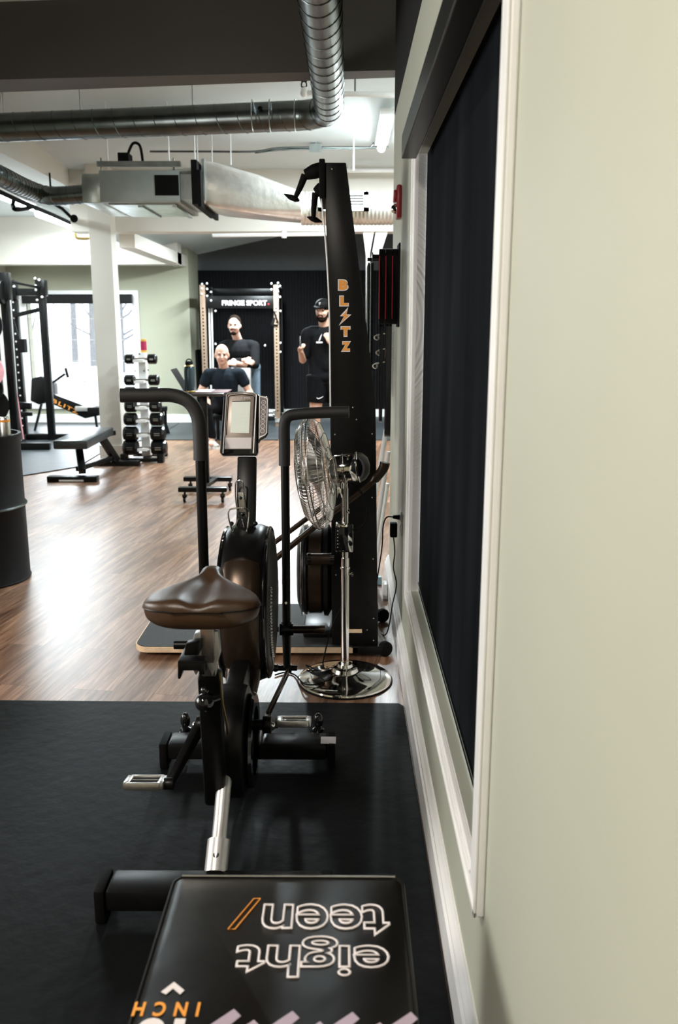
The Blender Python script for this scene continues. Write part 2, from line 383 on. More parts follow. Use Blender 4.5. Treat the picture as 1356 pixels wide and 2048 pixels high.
w2 = struct('window_2', MB().bb(X0-.1, X0, YB-.03, YB+.02, ZB0-.1, ZB1+.1).bb(X1, X1+.1, YB-.03, YB+.02, ZB0-.1, ZB1+.1).bb(X0, X1, YB-.03, YB+.02, ZB1, ZB1+.1).bb(X0, X1, YB-.03, YB+.02, ZB0-.1, ZB0), 'trim')
MB().bb(X0, X1, YB+.05, YB+.055, ZB0, ZB1).build('pane', 'glass', w2, smooth=False)
g = MB()
for i in range(1, 4): g.bb(X0+(X1-X0)*i/4-.006, X0+(X1-X0)*i/4+.006, YB+.03, YB+.05, ZB0, ZB1)
for i in range(1, 5): g.bb(X0, X1, YB+.03, YB+.05, ZB0+(ZB1-ZB0)*i/5-.005, ZB0+(ZB1-ZB0)*i/5+.005)
g.build('glazing_bars', 'silver', w2, smooth=False)
bl = thing('rolled_up_blind', (-4.1, YB-.07, 1.8), 'black blind rolled up at the top of the bright back window', 'blind')
MB().bb(X0-.02, X1+.02, YB-.13, YB-.04, ZB1-.10, ZB1+.04).build('cassette', 'black', bl, smooth=False, bevel=.005)
MB().cyl(V(X0+.03, YB-.07, .55), V(X0+.03, YB-.07, 1.85), .006, n=8).build('pull_chain', 'black', bl)
# black ribbed feature wall
struct('wall_black', MB().bb(-2.42, .9, 14.5, 14.7, 0, 2.38), 'wallblk')
g = MB()
for i in range(66): g.bb(-2.40+i*.05, -2.375+i*.05, 14.475, 14.5, .13, 2.38)
struct('trim_4', g, 'wallblk')
struct('wall_black_upper', MB().bb(-2.42, 2.4, 14.55, 14.7, 2.38, 3.2), 'wallgrey')
struct('wall_back_right', MB().bb(.9, 2.4, 14.5, 14.7, 0, 2.38), 'green_far')
struct('baseboard_black_wall', MB().bb(-2.42, .9, 14.44, 14.5, 0, .13), 'trim')
# outside: snowy lot, trees, low building
struct('ground_outside', MB().bb(-30, 20, 14.8, 60, -.25, -.15), 'snow')
for i, (x, y, h) in enumerate(((-9.5, 26, 8), (-8.0, 31, 9), (-6.6, 24, 7), (-11.5, 30, 9), (-7.4, 38, 10), (-10.4, 36, 9), (-12.4, 40, 9))):
    t = MB().tube([V(x, y, -.2), V(x+.1, y, h*.5), V(x-.1, y, h)], [.16, .11, .03], 8)
    random.seed(i)
    for k in range(9):
        z = h*(.12+.08*k); a = random.uniform(0, 6.28); l = 1.7-.1*k
        t.tube([V(x, y, z), V(x+l*.5*math.cos(a), y+l*.5*math.sin(a), z+.4), V(x+l*math.cos(a), y+l*math.sin(a), z+1.2)], [.05, .03, .01], 5)
    tag(t.build('bare_tree', 'bark'), 'bare pale tree on the snowy lot outside the back window', 'tree', 'bare trees outside the back window')

# ================================================================== FLOOR MATS
tag(MB().prism([V(x, y, 0.0) for x, y in ((-2.2, .3), (.238, .3), (.238, 3.22), (.22, 3.245), (-2.2, 3.27))], (0, 0, .012)).build('rubber_floor_mat', 'mat', smooth=False, bevel=.003),
    'large black rubber mat under the exercise bike in the foreground', 'mat')
def flat_tile(pts, lab):
    tag(MB().prism([V(x, y, 0.0) for x, y in pts], (0, 0, .012)).build('rubber_floor_tile', 'greymat', smooth=False), lab, 'mat', 'grey rubber tiles under the far racks')
flat_tile([(-5.15, 8.6), (-3.3, 8.62), (-2.9, 9.2), (-2.95, 10.9), (-5.15, 10.9)], 'grey rubber tile area behind the black drum at the left edge')
flat_tile([(-5.15, 10.92), (-2.95, 10.92), (-2.6, 11.6), (-2.6, 13.5), (-5.15, 13.5)], 'grey rubber tile area below the bright back window')
flat_tile([(-2.58, 11.45), (-.9, 11.45), (-.9, 14.4), (-2.38, 14.4), (-2.38, 13.5), (-2.58, 13.5)], 'grey rubber tile area under the seated man and the back rack')
flat_tile([(-.88, 11.45), (.9, 11.45), (.9, 14.4), (-.88, 14.4)], 'grey rubber tile area at the foot of the black ribbed wall')

# ================================================================== AIR BIKE
BX = -.335
bike = thing('exercise_bike', (BX, 2.6, 0), 'black air bike with wide saddle, display console and handle arms on the rubber mat', 'exercise bike')
def stabil(y, hw, name):
    s = MB().bb(BX-hw+.028, BX+hw-.028, y-.05, y+.05, .045, .105).build(name, 'black', bike, bevel=.012)
    for sx in (-1, 1):
        MB().bb(BX+sx*hw-sx*.027, BX+sx*hw, y-.051, y+.051, .012, .106).build('end_cap', 'blackmatte', s, bevel=.006)
    return s
fs = stabil(2.755, .303, 'front_stabilizer'); rs_ = stabil(1.97, .303, 'rear_stabilizer')
for sx in (-1, 1):
    wv = MB().lathe([(0, -.022), (.026, -.022), (.032, -.012), (.032, .012), (.026, .022), (0, .022)], V(BX+sx*.24, 2.88, .052), V(1, 0, 0), 24)
    wv.bb(BX+sx*.24-.008, BX+sx*.24+.008, 2.80, 2.88, .06, .10)
    wv.sph(V(BX+sx*.24, 2.87, .115), (.018, .018, .03), 14)
    wv.build('transport_wheel', 'gloss', bike)
MB().bb(-.082, -.030, 2.715, 2.765, .105, .1062).build('warning_label', 'whitetext', bike, smooth=False)
# bottom frame: silver tube with a sleeve
MB().tube(smooth_path([V(BX-.005, 2.03, .10), V(BX-.005, 2.12, .17), V(BX-.003, 2.22, .27), V(BX, 2.34, .33)], 5), .021, 14).cyl(V(BX-.006, 2.02, .09), V(BX-.005, 2.085, .145), .031, n=20).build('rear_frame_tube', 'silver', bike)
MB().cyl(V(BX-.005, 2.035, .132), V(BX-.005, 2.03, .1385), .008, n=12).build('frame_bolt', 'black', bike)
MB().bar(V(BX, 2.3, .31), V(BX, 2.76, .10), .06, .07).build('main_frame', 'black', bike, bevel=.01)
# fan shroud : disc in the y-z plane with rounded edges
HC = V(BX, 2.87, .565)
prof = [(0, -.088), (.20, -.088), (.242, -.083), (.262, -.068), (.272, -.042), (.272, .042), (.262, .068), (.242, .083), (.20, .088), (0, .088)]
shell = MB().lathe(prof, HC, V(1, 0, 0), 64).build('fan_shroud', 'black', bike)
for sx in (-1, 1):
    MB().tube(arc(HC+V(sx*.074, 0, 0), .259, 0, 2*math.pi, 60, V(0, 1, 0), V(0, 0, 1))[:-1], .006, 8, closed=True).build('rim_bead', 'gloss', shell)
g = MB()
for k in range(26):                                                       # perforations/side vents
    a = R(150+k*3.2)
    for j in range(2):
        g.sph(HC+V(.094, math.cos(a)*(.20+.022*j), math.sin(a)*(.20+.022*j)), .004, 8)
g.build('vent_holes', 'wire', shell)
# satin front fairing facing the saddle
loops = []
for i in range(25):
    a = R(128+84*i/24); t = i/24; hw = .066*math.sqrt(max(.001, 1-max(0, (.14-t)/.1405)**2))-.008*max(0, t-.5)
    rad = V(0, math.cos(a), math.sin(a)); rr = .262+.030*min(1, t/.08+.05)
    ring = []
    for j in range(25):
        b = math.pi*j/24; cx = math.cos(b); ring.append(HC+rad*(rr-.045+.045*math.sin(b)**.6)+V(hw*math.copysign(abs(cx)**.9, cx), 0, 0))
    ring += [HC+rad*.2+V(-hw, 0, 0), HC+rad*.2+V(hw, 0, 0)]
    loops.append(ring)
fair = MB().loft(loops).build('front_fairing', 'satin', bike)
loops = []
for z, y, hw in ((.425, 2.63, .060), (.39, 2.60, .058), (.34, 2.56, .050), (.30, 2.53, .034)):
    loops.append([V(BX+hw*math.cos(math.pi*j/14)+0, y+.05-.05*math.sin(math.pi*j/14), z) for j in range(15)]+[V(BX-hw, y+.15, z), V(BX+hw, y+.15, z)])
MB().loft(loops).build('lower_fairing', 'satin', bike)
MB().bb(BX-.012, BX+.012, 2.50, 2.53, .25, .33).build('frame_label', 'whitetext', bike, smooth=False, bevel=.003)
# drive case, crank, pedals
CC = V(BX, 2.36, .30)
MB().lathe([(0, -.055), (.13, -.055), (.16, -.045), (.165, -.03), (.165, .03), (.16, .045), (.13, .055), (0, .055)], CC, V(1, 0, 0), 48).build('drive_cover', 'black', bike)
MB().lathe([(.10, .055), (.135, .056), (.142, .062), (.135, .07), (.10, .07)], CC, V(1, 0, 0), 48).build('chain_ring', 'gloss', bike)
MB().prism([V(BX-.03, 2.30, .16), V(BX-.03, 2.56, .12), V(BX-.03, 2.72, .30), V(BX-.03, 2.68, .46), V(BX-.03, 2.30, .44)], (.06, 0, 0)).build('drive_case', 'black', bike, bevel=.01)
def crank(side, tip, root):
    s = MB().cyl(V(BX+side*.045, root.y, root.z), V(BX+side*.105, root.y, root.z), .016)
    a = V(BX+side*.10, root.y, root.z); s.loft([[a+V(dx, dy, dz) for dx, dy, dz in ((-.011, -.01, -.022), (.011, -.01, -.022), (.011, .01, .022), (-.011, .01, .022))], [tip+V(dx, dy, dz) for dx, dy, dz in ((-.009, -.012, -.012), (.009, -.012, -.012), (.009, .012, .012), (-.009, .012, .012))]])
    s.cyl(tip-V(.014, 0, 0), tip+V(.014, 0, 0), .017).cyl(a-V(.012, 0, 0), a+V(.014, 0, 0), .026)
    o = s.build('crank_arm', 'black', bike, bevel=.002)
    MB().sph(a+V(side*.016, -.004, .0), .010, 12).build('crank_bolt', 'wire', o)
    return o
def pedal(c, side, tilt):
    p = MB(); L, W, H = .095, .062, .022; Rm = Euler((tilt, 0, 0))
    def bx(o, sz): p.box(c+Rm.to_matrix() @ V(*o), sz, Rm)
    bx((0, -W/2, 0), (L, .010, H)); bx((0, W/2, 0), (L, .010, H)); bx((-L/2, 0, 0), (.018, W, H)); bx((L/2, 0, 0), (.018, W, H))
    o = p.build('pedal', 'alu', bike, bevel=.003)
    MB().cyl(c-V(L/2+.03, 0, 0)*side, c+V(L/2*side, 0, 0), .008, n=12).build('spindle', 'wire', o)
    MB().box(c, (L-.02, W-.03, .012), Rm).build('pedal_core', 'blackmatte', o)
pl = A(291, 1565, 2.20); pr = A(588, 1443, 2.60)
pl = V(pl.x, pl.y, pl.z); root = V(BX, 2.40, .33)
crank(-1, A(338, 1567, 2.20), root); crank(1, A(548, 1446, 2.60), root)
pedal(pl, -1, R(-10)); pedal(pr, 1, R(-10))
# push rods from the handle arms to the crank
MB().bar(A(575, 1345, 3.12), A(535, 1430, 2.86), .03, .012, V(1, 0, 0)).bar(A(535, 1430, 2.86), A(512, 1500, 2.55), .018, .018).build('push_rod', 'satin', bike, bevel=.003)
MB().bar(A(442, 1345, 3.05), A(440, 1440, 2.62), .03, .012, V(1, 0, 0)).build('push_rod', 'satin', bike, bevel=.003)
# handle arms
def handle(grip, post, piv, low, r, name='handle_arm'):
    o = MB().tube([post[0]]+list(post[1:])+[piv], r, 16).build(name, 'black', bike)
    MB().tube(grip, r*1.32, 20).build('foam_grip', 'foam', o)
    lw = MB().tube([piv+V(0, 0, .035), low], [r*1.25, r*.9], 14)
    lw.build('lower_lever', 'black', o)
    MB().cyl(piv-V(.026, 0, 0), piv+V(.026, 0, 0), r*1.5, n=20).cyl(piv-V(.07, 0, 0), piv-V(.03, 0, 0), .011, n=14).build('pivot_collar', 'gloss', o)
    return o
yL, yR = 2.78, 3.16
gl = smooth_path([A(241, 791, yL-.02), A(300, 791, yL-.01), A(345, 791, yL), A(378, 804, yL), A(396, 835, yL), A(400, 880, yL), A(401, 920, yL)], 6)
pivL = A(416, 1290, yL+.1); pL = handle(gl, [A(401, 915, yL), A(408, 1145, yL+.02)], pivL, A(418, 1345, yL+.14), .0172)
gr = smooth_path([A(698, 824, yR-.02), A(650, 825, yR-.01), A(600, 828, yR), A(577, 833, yR), A(569, 850, yR), A(569, 890, yR), A(569, 931, yR)], 6)
pivR = A(573, 1259, yR); pR = handle(gr, [A(570, 925, yR), A(572, 1100, yR)], pivR, A(574, 1333, yR+.01), .0160)
MB().cyl(pivR+V(.02, 0, 0), A(648, 1259, yR), .0155, n=20).cyl(A(640, 1259, yR), A(650, 1259, yR), .0175, n=20).build('foot_peg', 'satin', bike)
MB().cyl(pivL-V(.02, 0, 0), pivL-V(.12, 0, 0), .0155, n=20).build('foot_peg', 'black', bike)
MB().cyl(A(572, 1206, yR-.02), A(572, 1206, yR-.01), .005, n=10).build('arm_bolt', 'wire', bike)
lj = A(574, 1336, yR+.01); MB().cyl(lj-V(.045, 0, 0), lj+V(.04, 0, 0), .011, n=12).sph(lj-V(.045, 0, 0), .016, 12).cyl(lj+V(.0, 0, 0), lj+V(.018, 0, 0), .018, n=6).build('lever_joint', 'gloss', bike)
# console mast + console
mb_, mt_ = V(BX+.002, 2.93, .80), V(BX+.004, 3.0, 1.03)
MB().bar(V(BX-.005, 2.86, .78), V(BX-.006, 2.97, 1.06), .066, .03).build('console_mast', 'black', bike, bevel=.006)
con = thing('console', (0, 0, 0), None, None); con.parent = bike; del_ = None
CCN = A(487, 848, 3.0)
tilt = Euler((R(-17), 0, R(2))); TM = tilt.to_matrix()
X_, N_, U_ = TM @ V(1, 0, 0), TM @ V(0, -1, 0), TM @ V(0, 0, 1)
con.location = CCN-V(BX, 2.6, 0)
def C(u, v, n=0): return CCN+X_*u+U_*v+N_*n
k = 3.0/FPX
W2, H2 = .0655, .113
body = MB().prism([C(x, z, .0) for x, z in [(-.060, .108), (.044, .110), (.052, .104), (.0505, -.098), (.045, -.110), (-.074, -.110), (-.083, -.100), (-.069, .100)]], N_*-.045)
body.build('console_body', 'gloss', con, bevel=.005)
MB().prism([C(x, z, .0) for x, z in [(-.055, .104), (-.03, .108), (-.006, .109), (.02, .108), (.041, .104), (.030, -.090), (-.066, -.090)]], N_*.004).build('faceplate', 'bezel', con, bevel=.002)
MB().tube([C(x, z, .004) for x, z in [(-.0695, -.104), (-.0585, .102), (-.053, .108), (-.006, .1125), (.040, .108), (.0455, .102), (.0355, -.104)]], .0026, 8).build('trim_ring', 'silver', con)
MB().tube([C(x, z, .005) for x, z in [(-.0595, -.04), (-.0515, .094), (-.045, .100), (-.006, .1035), (.032, .100), (.0385, .094), (.031, -.045)]], .0014, 8).build('inner_trim_line', 'gloss', con)
MB().prism([C(x, z, .004) for x, z in [(-.0395, .078), (.0245, .0785), (.0195, -.033), (-.0455, -.0315)]], N_*.0012).build('screen', 'lcd', con, smooth=False)
g = MB()
for u0, u1, v0, v1 in ((-.010, .014, .020, .0205), (-.010, .014, .008, .0085), (-.010, -.0095, -.005, .045), (-.021, .014, -.014, -.0137), (-.025, .014, -.003, -.0027), (-.021, -.0207, -.028, -.014), (-.006, .014, .032, .0323)):
    g.prism([C(u0, v0, .0053), C(u1, v0, .0053), C(u1, v1, .0053), C(u0, v1, .0053)], N_*.0002)
g.build('screen_markings', 'silver', con, smooth=False)
MB().prism([C(-.0395, .0785, .0052), C(.0245, .0795, .0052), C(.0243, .0815, .0052), C(-.0393, .0805, .0052)], N_*.0003).build('screen_edge', 'gloss', con, smooth=False)
MB().prism([C(x, z, .004) for x, z in [(-.063, -.049), (.028, -.049), (.026, -.088), (-.065, -.088)]], N_*.002).build('label_card', 'whitetext', con, smooth=False)
text_mesh('console_lettering', 'BELLS OF STEEL', 'whitetext', con, C(-.040, .0885, .0046), X_, U_, .0055, .066, offset=.01)
kp = MB().prism([C(x, z, -.006) for x, z in [(.046, .106), (.080, .100), (.088, .093), (.085, -.034), (.078, -.046), (.060, -.056), (.053, -.066), (.046, -.070)]], N_*-.014).build('keypad_wing', 'gloss', con, bevel=.003)
MB().prism([C(x, z, -.005) for x, z in [(.0545, .101), (.079, .0965), (.085, .090), (.082, -.031), (.074, -.040), (.058, -.048), (.0535, -.053)]], N_*.0022).build('keypad_panel', 'silver', con, smooth=False)
MB().prism([C(x, z, -.0028) for x, z in [(.0575, .097), (.077, .093), (.082, .087), (.079, -.030), (.072, -.037), (.0555, -.043)]], N_*.0006).build('keypad_face', 'keypad', con, smooth=False)
for i in range(7):
    c = C(.0705-.0007*i, .0765-.0168*i, -.0020)
    bt = MB().lathe([(.0056, 0), (.0070, .0010), (.0086, 0)], c, N_, 24).build('keypad_button', 'whitetext', con)
    MB().prism([c+X_*-.0028+U_*-.0014+N_*.0002, c+X_*.0028+U_*-.0014+N_*.0002, c+X_*.0028+U_*.0014+N_*.0002, c+X_*-.0028+U_*.0014+N_*.0002], N_*.0004).build('button_mark', 'bezel', bt, smooth=False)
# bottle cage (chrome wire) on the mast
y = 2.88
g = MB().tube(smooth_path([A(484, 1050, y), A(473, 1010, y), A(471, 970, y), A(474, 963, y), A(480, 961, y), A(485, 964, y), A(487, 972, y), A(494, 1040, y), A(495, 1055, y-.01)], 5), .0028, 8)
g.tube(smooth_path([A(465, 1062, y-.07), A(458, 1040, y-.07), A(457, 1024, y-.07), A(463, 1018, y-.07), A(485, 1016, y-.08), A(496, 1021, y-.07), A(498, 1034, y-.07), A(494, 1062, y-.07), A(490, 1062, y-.04), A(488, 1050, y-.02), A(484, 1036, y), ], 5), .0028, 8)
g.tube(smooth_path([A(465, 1062, y-.07), A(468, 1058, y-.04), A(477, 1036, y)], 5), .0028, 8)
g.build('bottle_cage', 'wire', bike)
MB().prism([A(476, 985, y+.004), A(486, 985, y+.004), A(492, 1040, y+.004), A(480, 1040, y+.004)], (0, .004, 0)).build('cage_plate', 'alu', bike, bevel=.001)
for py, px in ((996, 481), (1028, 485)): MB().sph(A(px, py, y-.004), .006, 12).build('mounting_bolt', 'gloss', bike)
for px, py in ((463, 1047), (511, 1047)): MB().sph(A(px, py, 2.86), .008, 12).build('mounting_bolt', 'gloss', bike)
# saddle
def saddle():
    loops = []; NY = 26; NX = 40; seam = []
    y0, y1 = 1.855, 2.125
    for i in range(NY+1):
        t = i/NY; yy = y0+(y1-y0)*t
        if t < .32: hw = .136*math.sqrt(max(0, 1-((.32-t)/.34)**2.6))+.002
        else:
            u = (t-.32)/.68; uu = min(1, u*1.35); hw = .030+.106*(1-(3*uu*uu-2*uu**3))
            if u > .86: hw *= math.sqrt(max(.02, 1-((u-.86)/.145)**2))
        zc = .860+.012*max(0, t-.25)
        end = min(1, math.sqrt(max(0, 1-((.10-t)/.11)**2)) if t < .10 else 1)
        if t > .93: end = math.sqrt(max(.02, 1-((t-.93)/.072)**2))
        wing = max(0, 1-abs(t-.32)/.5)
        ring = []
        for j in range(NX):
            a = 2*math.pi*j/NX; cx = math.cos(a); sz = math.sin(a); x = hw*math.copysign(abs(cx)**.62, cx)
            if sz >= 0:
                top = .012+.026*end*abs(sz)**.6
                xr = x/.136
                gro = .017*math.exp(-(x/.022)**2)*(1 if t < .6 else max(0, 1-(t-.6)/.25))*end
                hump = .008*math.exp(-((t-.85)/.22)**2)*math.exp(-(x/.045)**2)
                droop = -.008*xr*xr*wing
                zz = zc+top-gro*abs(sz)+hump*abs(sz)+droop
            else:
                thick = .050*end if t < .6 else (.050-.03*(t-.6)/.4)*end
                zz = zc+.012-.008*(x/.136)**2*wing-thick*abs(sz)**.45; x *= 1-.12*abs(sz)
            ring.append(V(BX-.002+x, yy, zz))
        loops.append(ring); seam.append((V(BX-.002-hw*1.003, yy, zc+.012-.008*(hw/.136)**2*wing), V(BX-.002+hw*1.003, yy, zc+.012-.008*(hw/.136)**2*wing)))
    o = MB().loft(loops).build('saddle', 'leather', bike, sub=1)
    path = [s[0] for s in seam[::-1]][6:]+[V(BX+.10*u, y0-.003, .862+.006+.004*(1-u*u)) for u in (-.6, -.3, 0, .3, .6)]+[s[1] for s in seam][:-6]
    MB().tube(smooth_path(path, 2), .0016, 6).build('piping', 'black', o)
saddle()
y = 1.99
sp = MB().prism([A(388, 1268, y), A(436, 1262, y), A(440, 1310, y), A(425, 1352, y), A(408, 1320, y), A(392, 1352, y), A(380, 1330, y)], (0, .03, 0)).build('seat_slider', 'silver', bike, bevel=.003)
MB().bb(BX-.05, BX+.05, 1.95, 2.06, .800, .822).build('saddle_bracket', 'black', bike, bevel=.004)
MB().bar(V(BX, 2.0, .81), V(BX-.002, 2.02, .66), .05, .035, V(1, 0, 0)).build('seat_stem', 'alu', bike, bevel=.004)
y = 1.955
MB().prism([A(371, 1288, y), A(400, 1283, y), A(398, 1312, y), A(367, 1312, y)], (0, .03, 0)).build('rail_clamp', 'black', bike, bevel=.004)
MB().prism([A(355, 1324, y), A(406, 1324, y), A(410, 1350, y), A(398, 1350, y), A(397, 1342, y), A(364, 1342, y), A(360, 1360, y), A(355, 1358, y)], (0, .05, 0)).prism([A(355, 1322, y), A(410, 1322, y), A(412, 1327, y), A(355, 1327, y)], (0, .09, 0)).build('rail_end_bracket', 'black', bike, bevel=.003)
MB().bar(A(420, 1345, 2.04), A(432, 1600, 2.22), .052, .06, V(1, 0, 0)).build('seat_tube', 'black', bike, bevel=.012)
MB().tube(smooth_path([A(440, 1345, 2.02), A(444, 1400, 2.05), A(452, 1440, 2.09), A(455, 1468, 2.12)], 5), .0030, 8).build('edge_strip', 'brass', bike)
kn = A(409, 1405, 2.0); MB().sph(kn, (.024, .024, .024), 28).cyl(kn, kn+V(.03, .03, .0), .010).sph(kn+V(0, .01, .028), .011, 14).build('adjustment_knob', 'gloss', bike)
sk_ = MB().lathe([(0, -.004), (.03, -.004), (.035, 0), (.03, .004), (0, .004)], A(415, 1492, 2.2), V(1, 0, 0), 24); sk_.build('hub_disc', 'silver', bike)

# ================================================================== SKI TRAINER TOWER
ski = thing('ski_trainer', (-.4, 4.05, 0), 'tall black tapering ski trainer tower with orange BLITZ lettering and a wooden standing platform', 'exercise machine')
YF = 3.78
# platform with rounded corner
def rc(x0, x1, y0, y1, r, z):
    return [V((x0+x1)/2+px, (y0+y1)/2+py, z) for px, py in rrect(x1-x0, y1-y0, r)]
px0, px1, py0_, py1_ = -.985, .13, 3.76, 4.40
MB().prism(rc(px0, px1, py0_, py1_, .07, .022), (0, 0, .026)).build('platform', 'ply', ski)
MB().prism(rc(px0+.006, px1-.006, py0_+.006, py1_-.006, .065, .048), (0, 0, .003)).build('platform_grip', 'grip', ski)
MB().bb(px0+.06, px1-.05, py0_+.05, py1_-.05, .0, .022).build('platform_feet', 'blackmatte', ski)
tp = [A(664, 1306, YF), A(756, 1306, YF), A(751, 800, YF), A(738, 690, YF), A(692, 325, YF), A(648, 325, YF), A(656, 560, YF), A(660, 800, YF), A(662, 1000, YF)]
tp[0].z = tp[1].z = .055
tower = MB().prism(tp, (0, .34, 0)).build('tower', 'black', ski, bevel=.004)
MB().bb(tp[5].x-.02, tp[5].x+.004, YF-.02, YF+.36, tp[5].z-.14, tp[5].z+.012).build('top_bracket', 'blackmatte', ski, bevel=.004)
for px, py in ((664, 338), (706, 815), (713, 839), (670, 869), (744, 868), (744, 995), (746, 1118), (747, 1237), (747, 1281), (734, 1260), (672, 1150)):
    MB().sph(A(px, py, YF-.001), (.0036, .002, .0036), 8).build('screw', 'wire', ski)
# handles at the top
def ski_handle(dy, pts, flare):
    y = YF+dy; n = len(pts)
    a = MB().tube(smooth_path([A(px, py, y) for px, py in pts[:3]], 6), [.030]*7+[.030, .028, .026, .024, .022, .020], 14)
    o = a.build('handle_cradle', 'blackmatte', ski)
    h = MB().tube(smooth_path([A(px, py, y) for px, py in pts[2:]], 6), [.016-.006*i/(6*(n-3)) for i in range(6*(n-3)+1)], 14)
    h.tube([A(px, py, y) for px, py in flare], [.002, .011, .013, .003], 12)
    h.build('ski_handle', 'blackmatte', o)
ski_handle(.04, [(650, 338), (632, 342), (610, 350), (600, 375), (592, 392)], [(568, 388), (580, 394), (592, 398), (599, 402)])
ski_handle(.30, [(656, 376), (644, 378), (631, 386), (628, 410), (627, 434)], [(614, 434), (623, 437), (632, 440), (644, 444)])
MB().tube(smooth_path([A(639, 358, YF+.02), A(643, 400, YF+.02), A(650, 470, YF), A(655, 540, YF-.01), A(659, 640, YF-.01), A(661, 830, YF-.01)], 5), .0035, 8).build('pull_cord', 'white', ski)
# flywheel left of the tower
FWC = V(A(632, 1150, 4.0).x, 4.0, A(632, 1150, 3.9).z)
MB().lathe([(.12, -.036), (.205, -.036), (.212, -.028), (.212, .028), (.205, .036), (.12, .036)], FWC, V(1, 0, 0), 56).build('flywheel', 'satin', ski)
MB().lathe([(0, -.085), (.16, -.085), (.20, -.07), (.215, -.05), (.218, -.04), (.20, -.037), (0, -.037)], FWC, V(1, 0, 0), 56).build('flywheel_cover', 'black', ski)
MB().lathe([(0, .037), (.20, .037), (.222, .042), (.225, .06), (.18, .085), (0, .085)], FWC, V(1, 0, 0), 56).build('flywheel_cover', 'black', ski)
MB().tube(arc(FWC+V(-.062, 0, 0), .221, 0, 2*math.pi, 48, V(0, 1, 0), V(0, 0, 1))[:-1], .004, 6, closed=True).build('cover_bead', 'wire', ski)
q = A(640, 1118, 3.74); MB().cyl(q-V(.045, 0, 0), q+V(.05, 0, 0), .026, n=24).build('tension_roller', 'satin', ski)
MB().lathe([(.024, 0), (.028, .004), (.028, .018), (.02, .02), (0, .02)], q-V(.06, 0, 0), V(1, 0, 0), 24).lathe([(0, 0), (.028, 0), (.028, .02), (0, .02)], q+V(.045, 0, 0), V(1, 0, 0), 24).build('roller_cap', 'gloss', ski)
MB().bb(FWC.x-.06, FWC.x+.14, 3.88, 4.14, .051, .085).build('flywheel_foot', 'black', ski, bevel=.01)
# slanted handle rods in front of the tower
y = 3.72
MB().tube(smooth_path([A(770, 925, y), A(766, 938, y), A(750, 958, y), A(720, 985, y), A(640, 1045, y), A(560, 1110, y), A(520, 1143, y)], 5), [.022]*6+[.021]*5+[.014]*20, 12).build('slanted_handle_rod', 'satin', ski)
MB().tube([A(650, 1010, y+.12), A(545, 1088, y+.12), A(515, 1110, y+.12)], .012, 12).build('slanted_handle_rod', 'satin', ski)
MB().bb(tp[0].x+.09, tp[1].x+.03, YF-.02, YF+.05, .012, .055).build('rear_foot', 'black', ski, bevel=.006)
for yy, zz, nm in ((YF+.0, .045, 0), (4.25, .045, 1)):
    xw = A(770, 1291, YF).x if nm == 0 else A(766, 1214, 4.2).x
    wh = MB().lathe([(0, -.018), (.03, -.018), (.036, -.010), (.036, .010), (.03, .018), (0, .018)], V(xw, yy, .036), V(.5, -.85, 0), 28).build('transport_wheel', 'blackmatte', ski)
    MB().sph(V(xw-.008, yy-.016, .036), .006, 10).build('axle_cap', 'wire', wh)
MB().bb(A(698, 1260, YF).x, A(724, 1260, YF).x, YF-.004, YF-.001, A(698, 1265, YF).z, A(698, 1258, YF).z).build('lower_label', 'ply', ski, smooth=False)
# lettering
def letter(ch, pxc, pyc, wpx, hpx):
    kk = (YF*.977+.05)/FPX
    for m, grow, dn in (('whitetext', 1.0, .0005), ('orange', 0, .0012)):
        w_ = (wpx+(4 if grow else 0))*kk; h_ = (hpx+(4 if grow else 0))*kk
        c = A(pxc, pyc, YF-dn-.0006)
        if ch == 'bolt':
            P = [(.75, 1), (.1, .52), (.42, .50), (0, 0), (1, .60), (.62, .62)]
            s = 1.0 if grow else .74
            MB().prism([c+V(((x-.5)*s)*w_*1.05, 0, ((z-.5)*s)*h_) for x, z in P], (0, -.0006, 0)).build('letter_bolt', m, tower, smooth=False)
        else:
            text_mesh('letter', ch, m, tower, c+V(-w_/2, 0, -h_/2), V(1, 0, 0), V(0, 0, 1), h_, w_, offset=.10 if grow else .07, extrude=.0006)
for ch, x, y_, w_, h_ in (('B', 686.5, 570, 17, 18), ('L', 688, 602, 15, 17), ('bolt', 690, 633, 20, 32), ('T', 691, 663, 16, 17), ('Z', 692, 693, 16, 17)): letter(ch, x, y_, w_, h_)

# ================================================================== PEDESTAL FAN
FB = Z(690, 1356, .01); FB.z = .0
fan = thing('pedestal_fan', (FB.x, FB.y, 0), 'chrome pedestal fan with wire cage standing on a round polished base beside the wall', 'fan')
MB().lathe([(0, .0), (.198, 0), (.203, .006), (.200, .014), (.186, .020), (.15, .024), (.10, .032), (.075, .042), (.058, .046), (.052, .060), (.044, .064), (.034, .066), (.030, .078), (0, .078)], FB, V(0, 0, 1), 72).build('base', 'chrome', fan)
MB().lathe([(.199, .003), (.206, .0), (.207, .004), (.202, .008)], FB, V(0, 0, 1), 72).build('base_rim', 'blackmatte', fan)
ptop = A(680, 975, FB.y)
MB().cyl(FB+V(0, 0, .07), V(FB.x, FB.y, A(690, 1115, FB.y).z), .0172, n=28).cyl(V(FB.x, FB.y, A(690, 1115, FB.y).z), V(FB.x, FB.y, ptop.z), .0135, n=24).build('pole', 'chrome', fan)
MB().cyl(V(FB.x, FB.y, A(690, 1137, FB.y).z), V(FB.x, FB.y, A(690, 1133, FB.y).z), .021, n=24).build('pole_collar', 'chrome', fan)
zk = A(705, 1148, FB.y); MB().cyl(V(FB.x, FB.y, zk.z), V(zk.x, zk.y, zk.z), .005, n=10).cyl(V(zk.x-.005, zk.y, zk.z), V(zk.x+.004, zk.y, zk.z), .010, n=12).build('height_knob', 'chrome', fan)
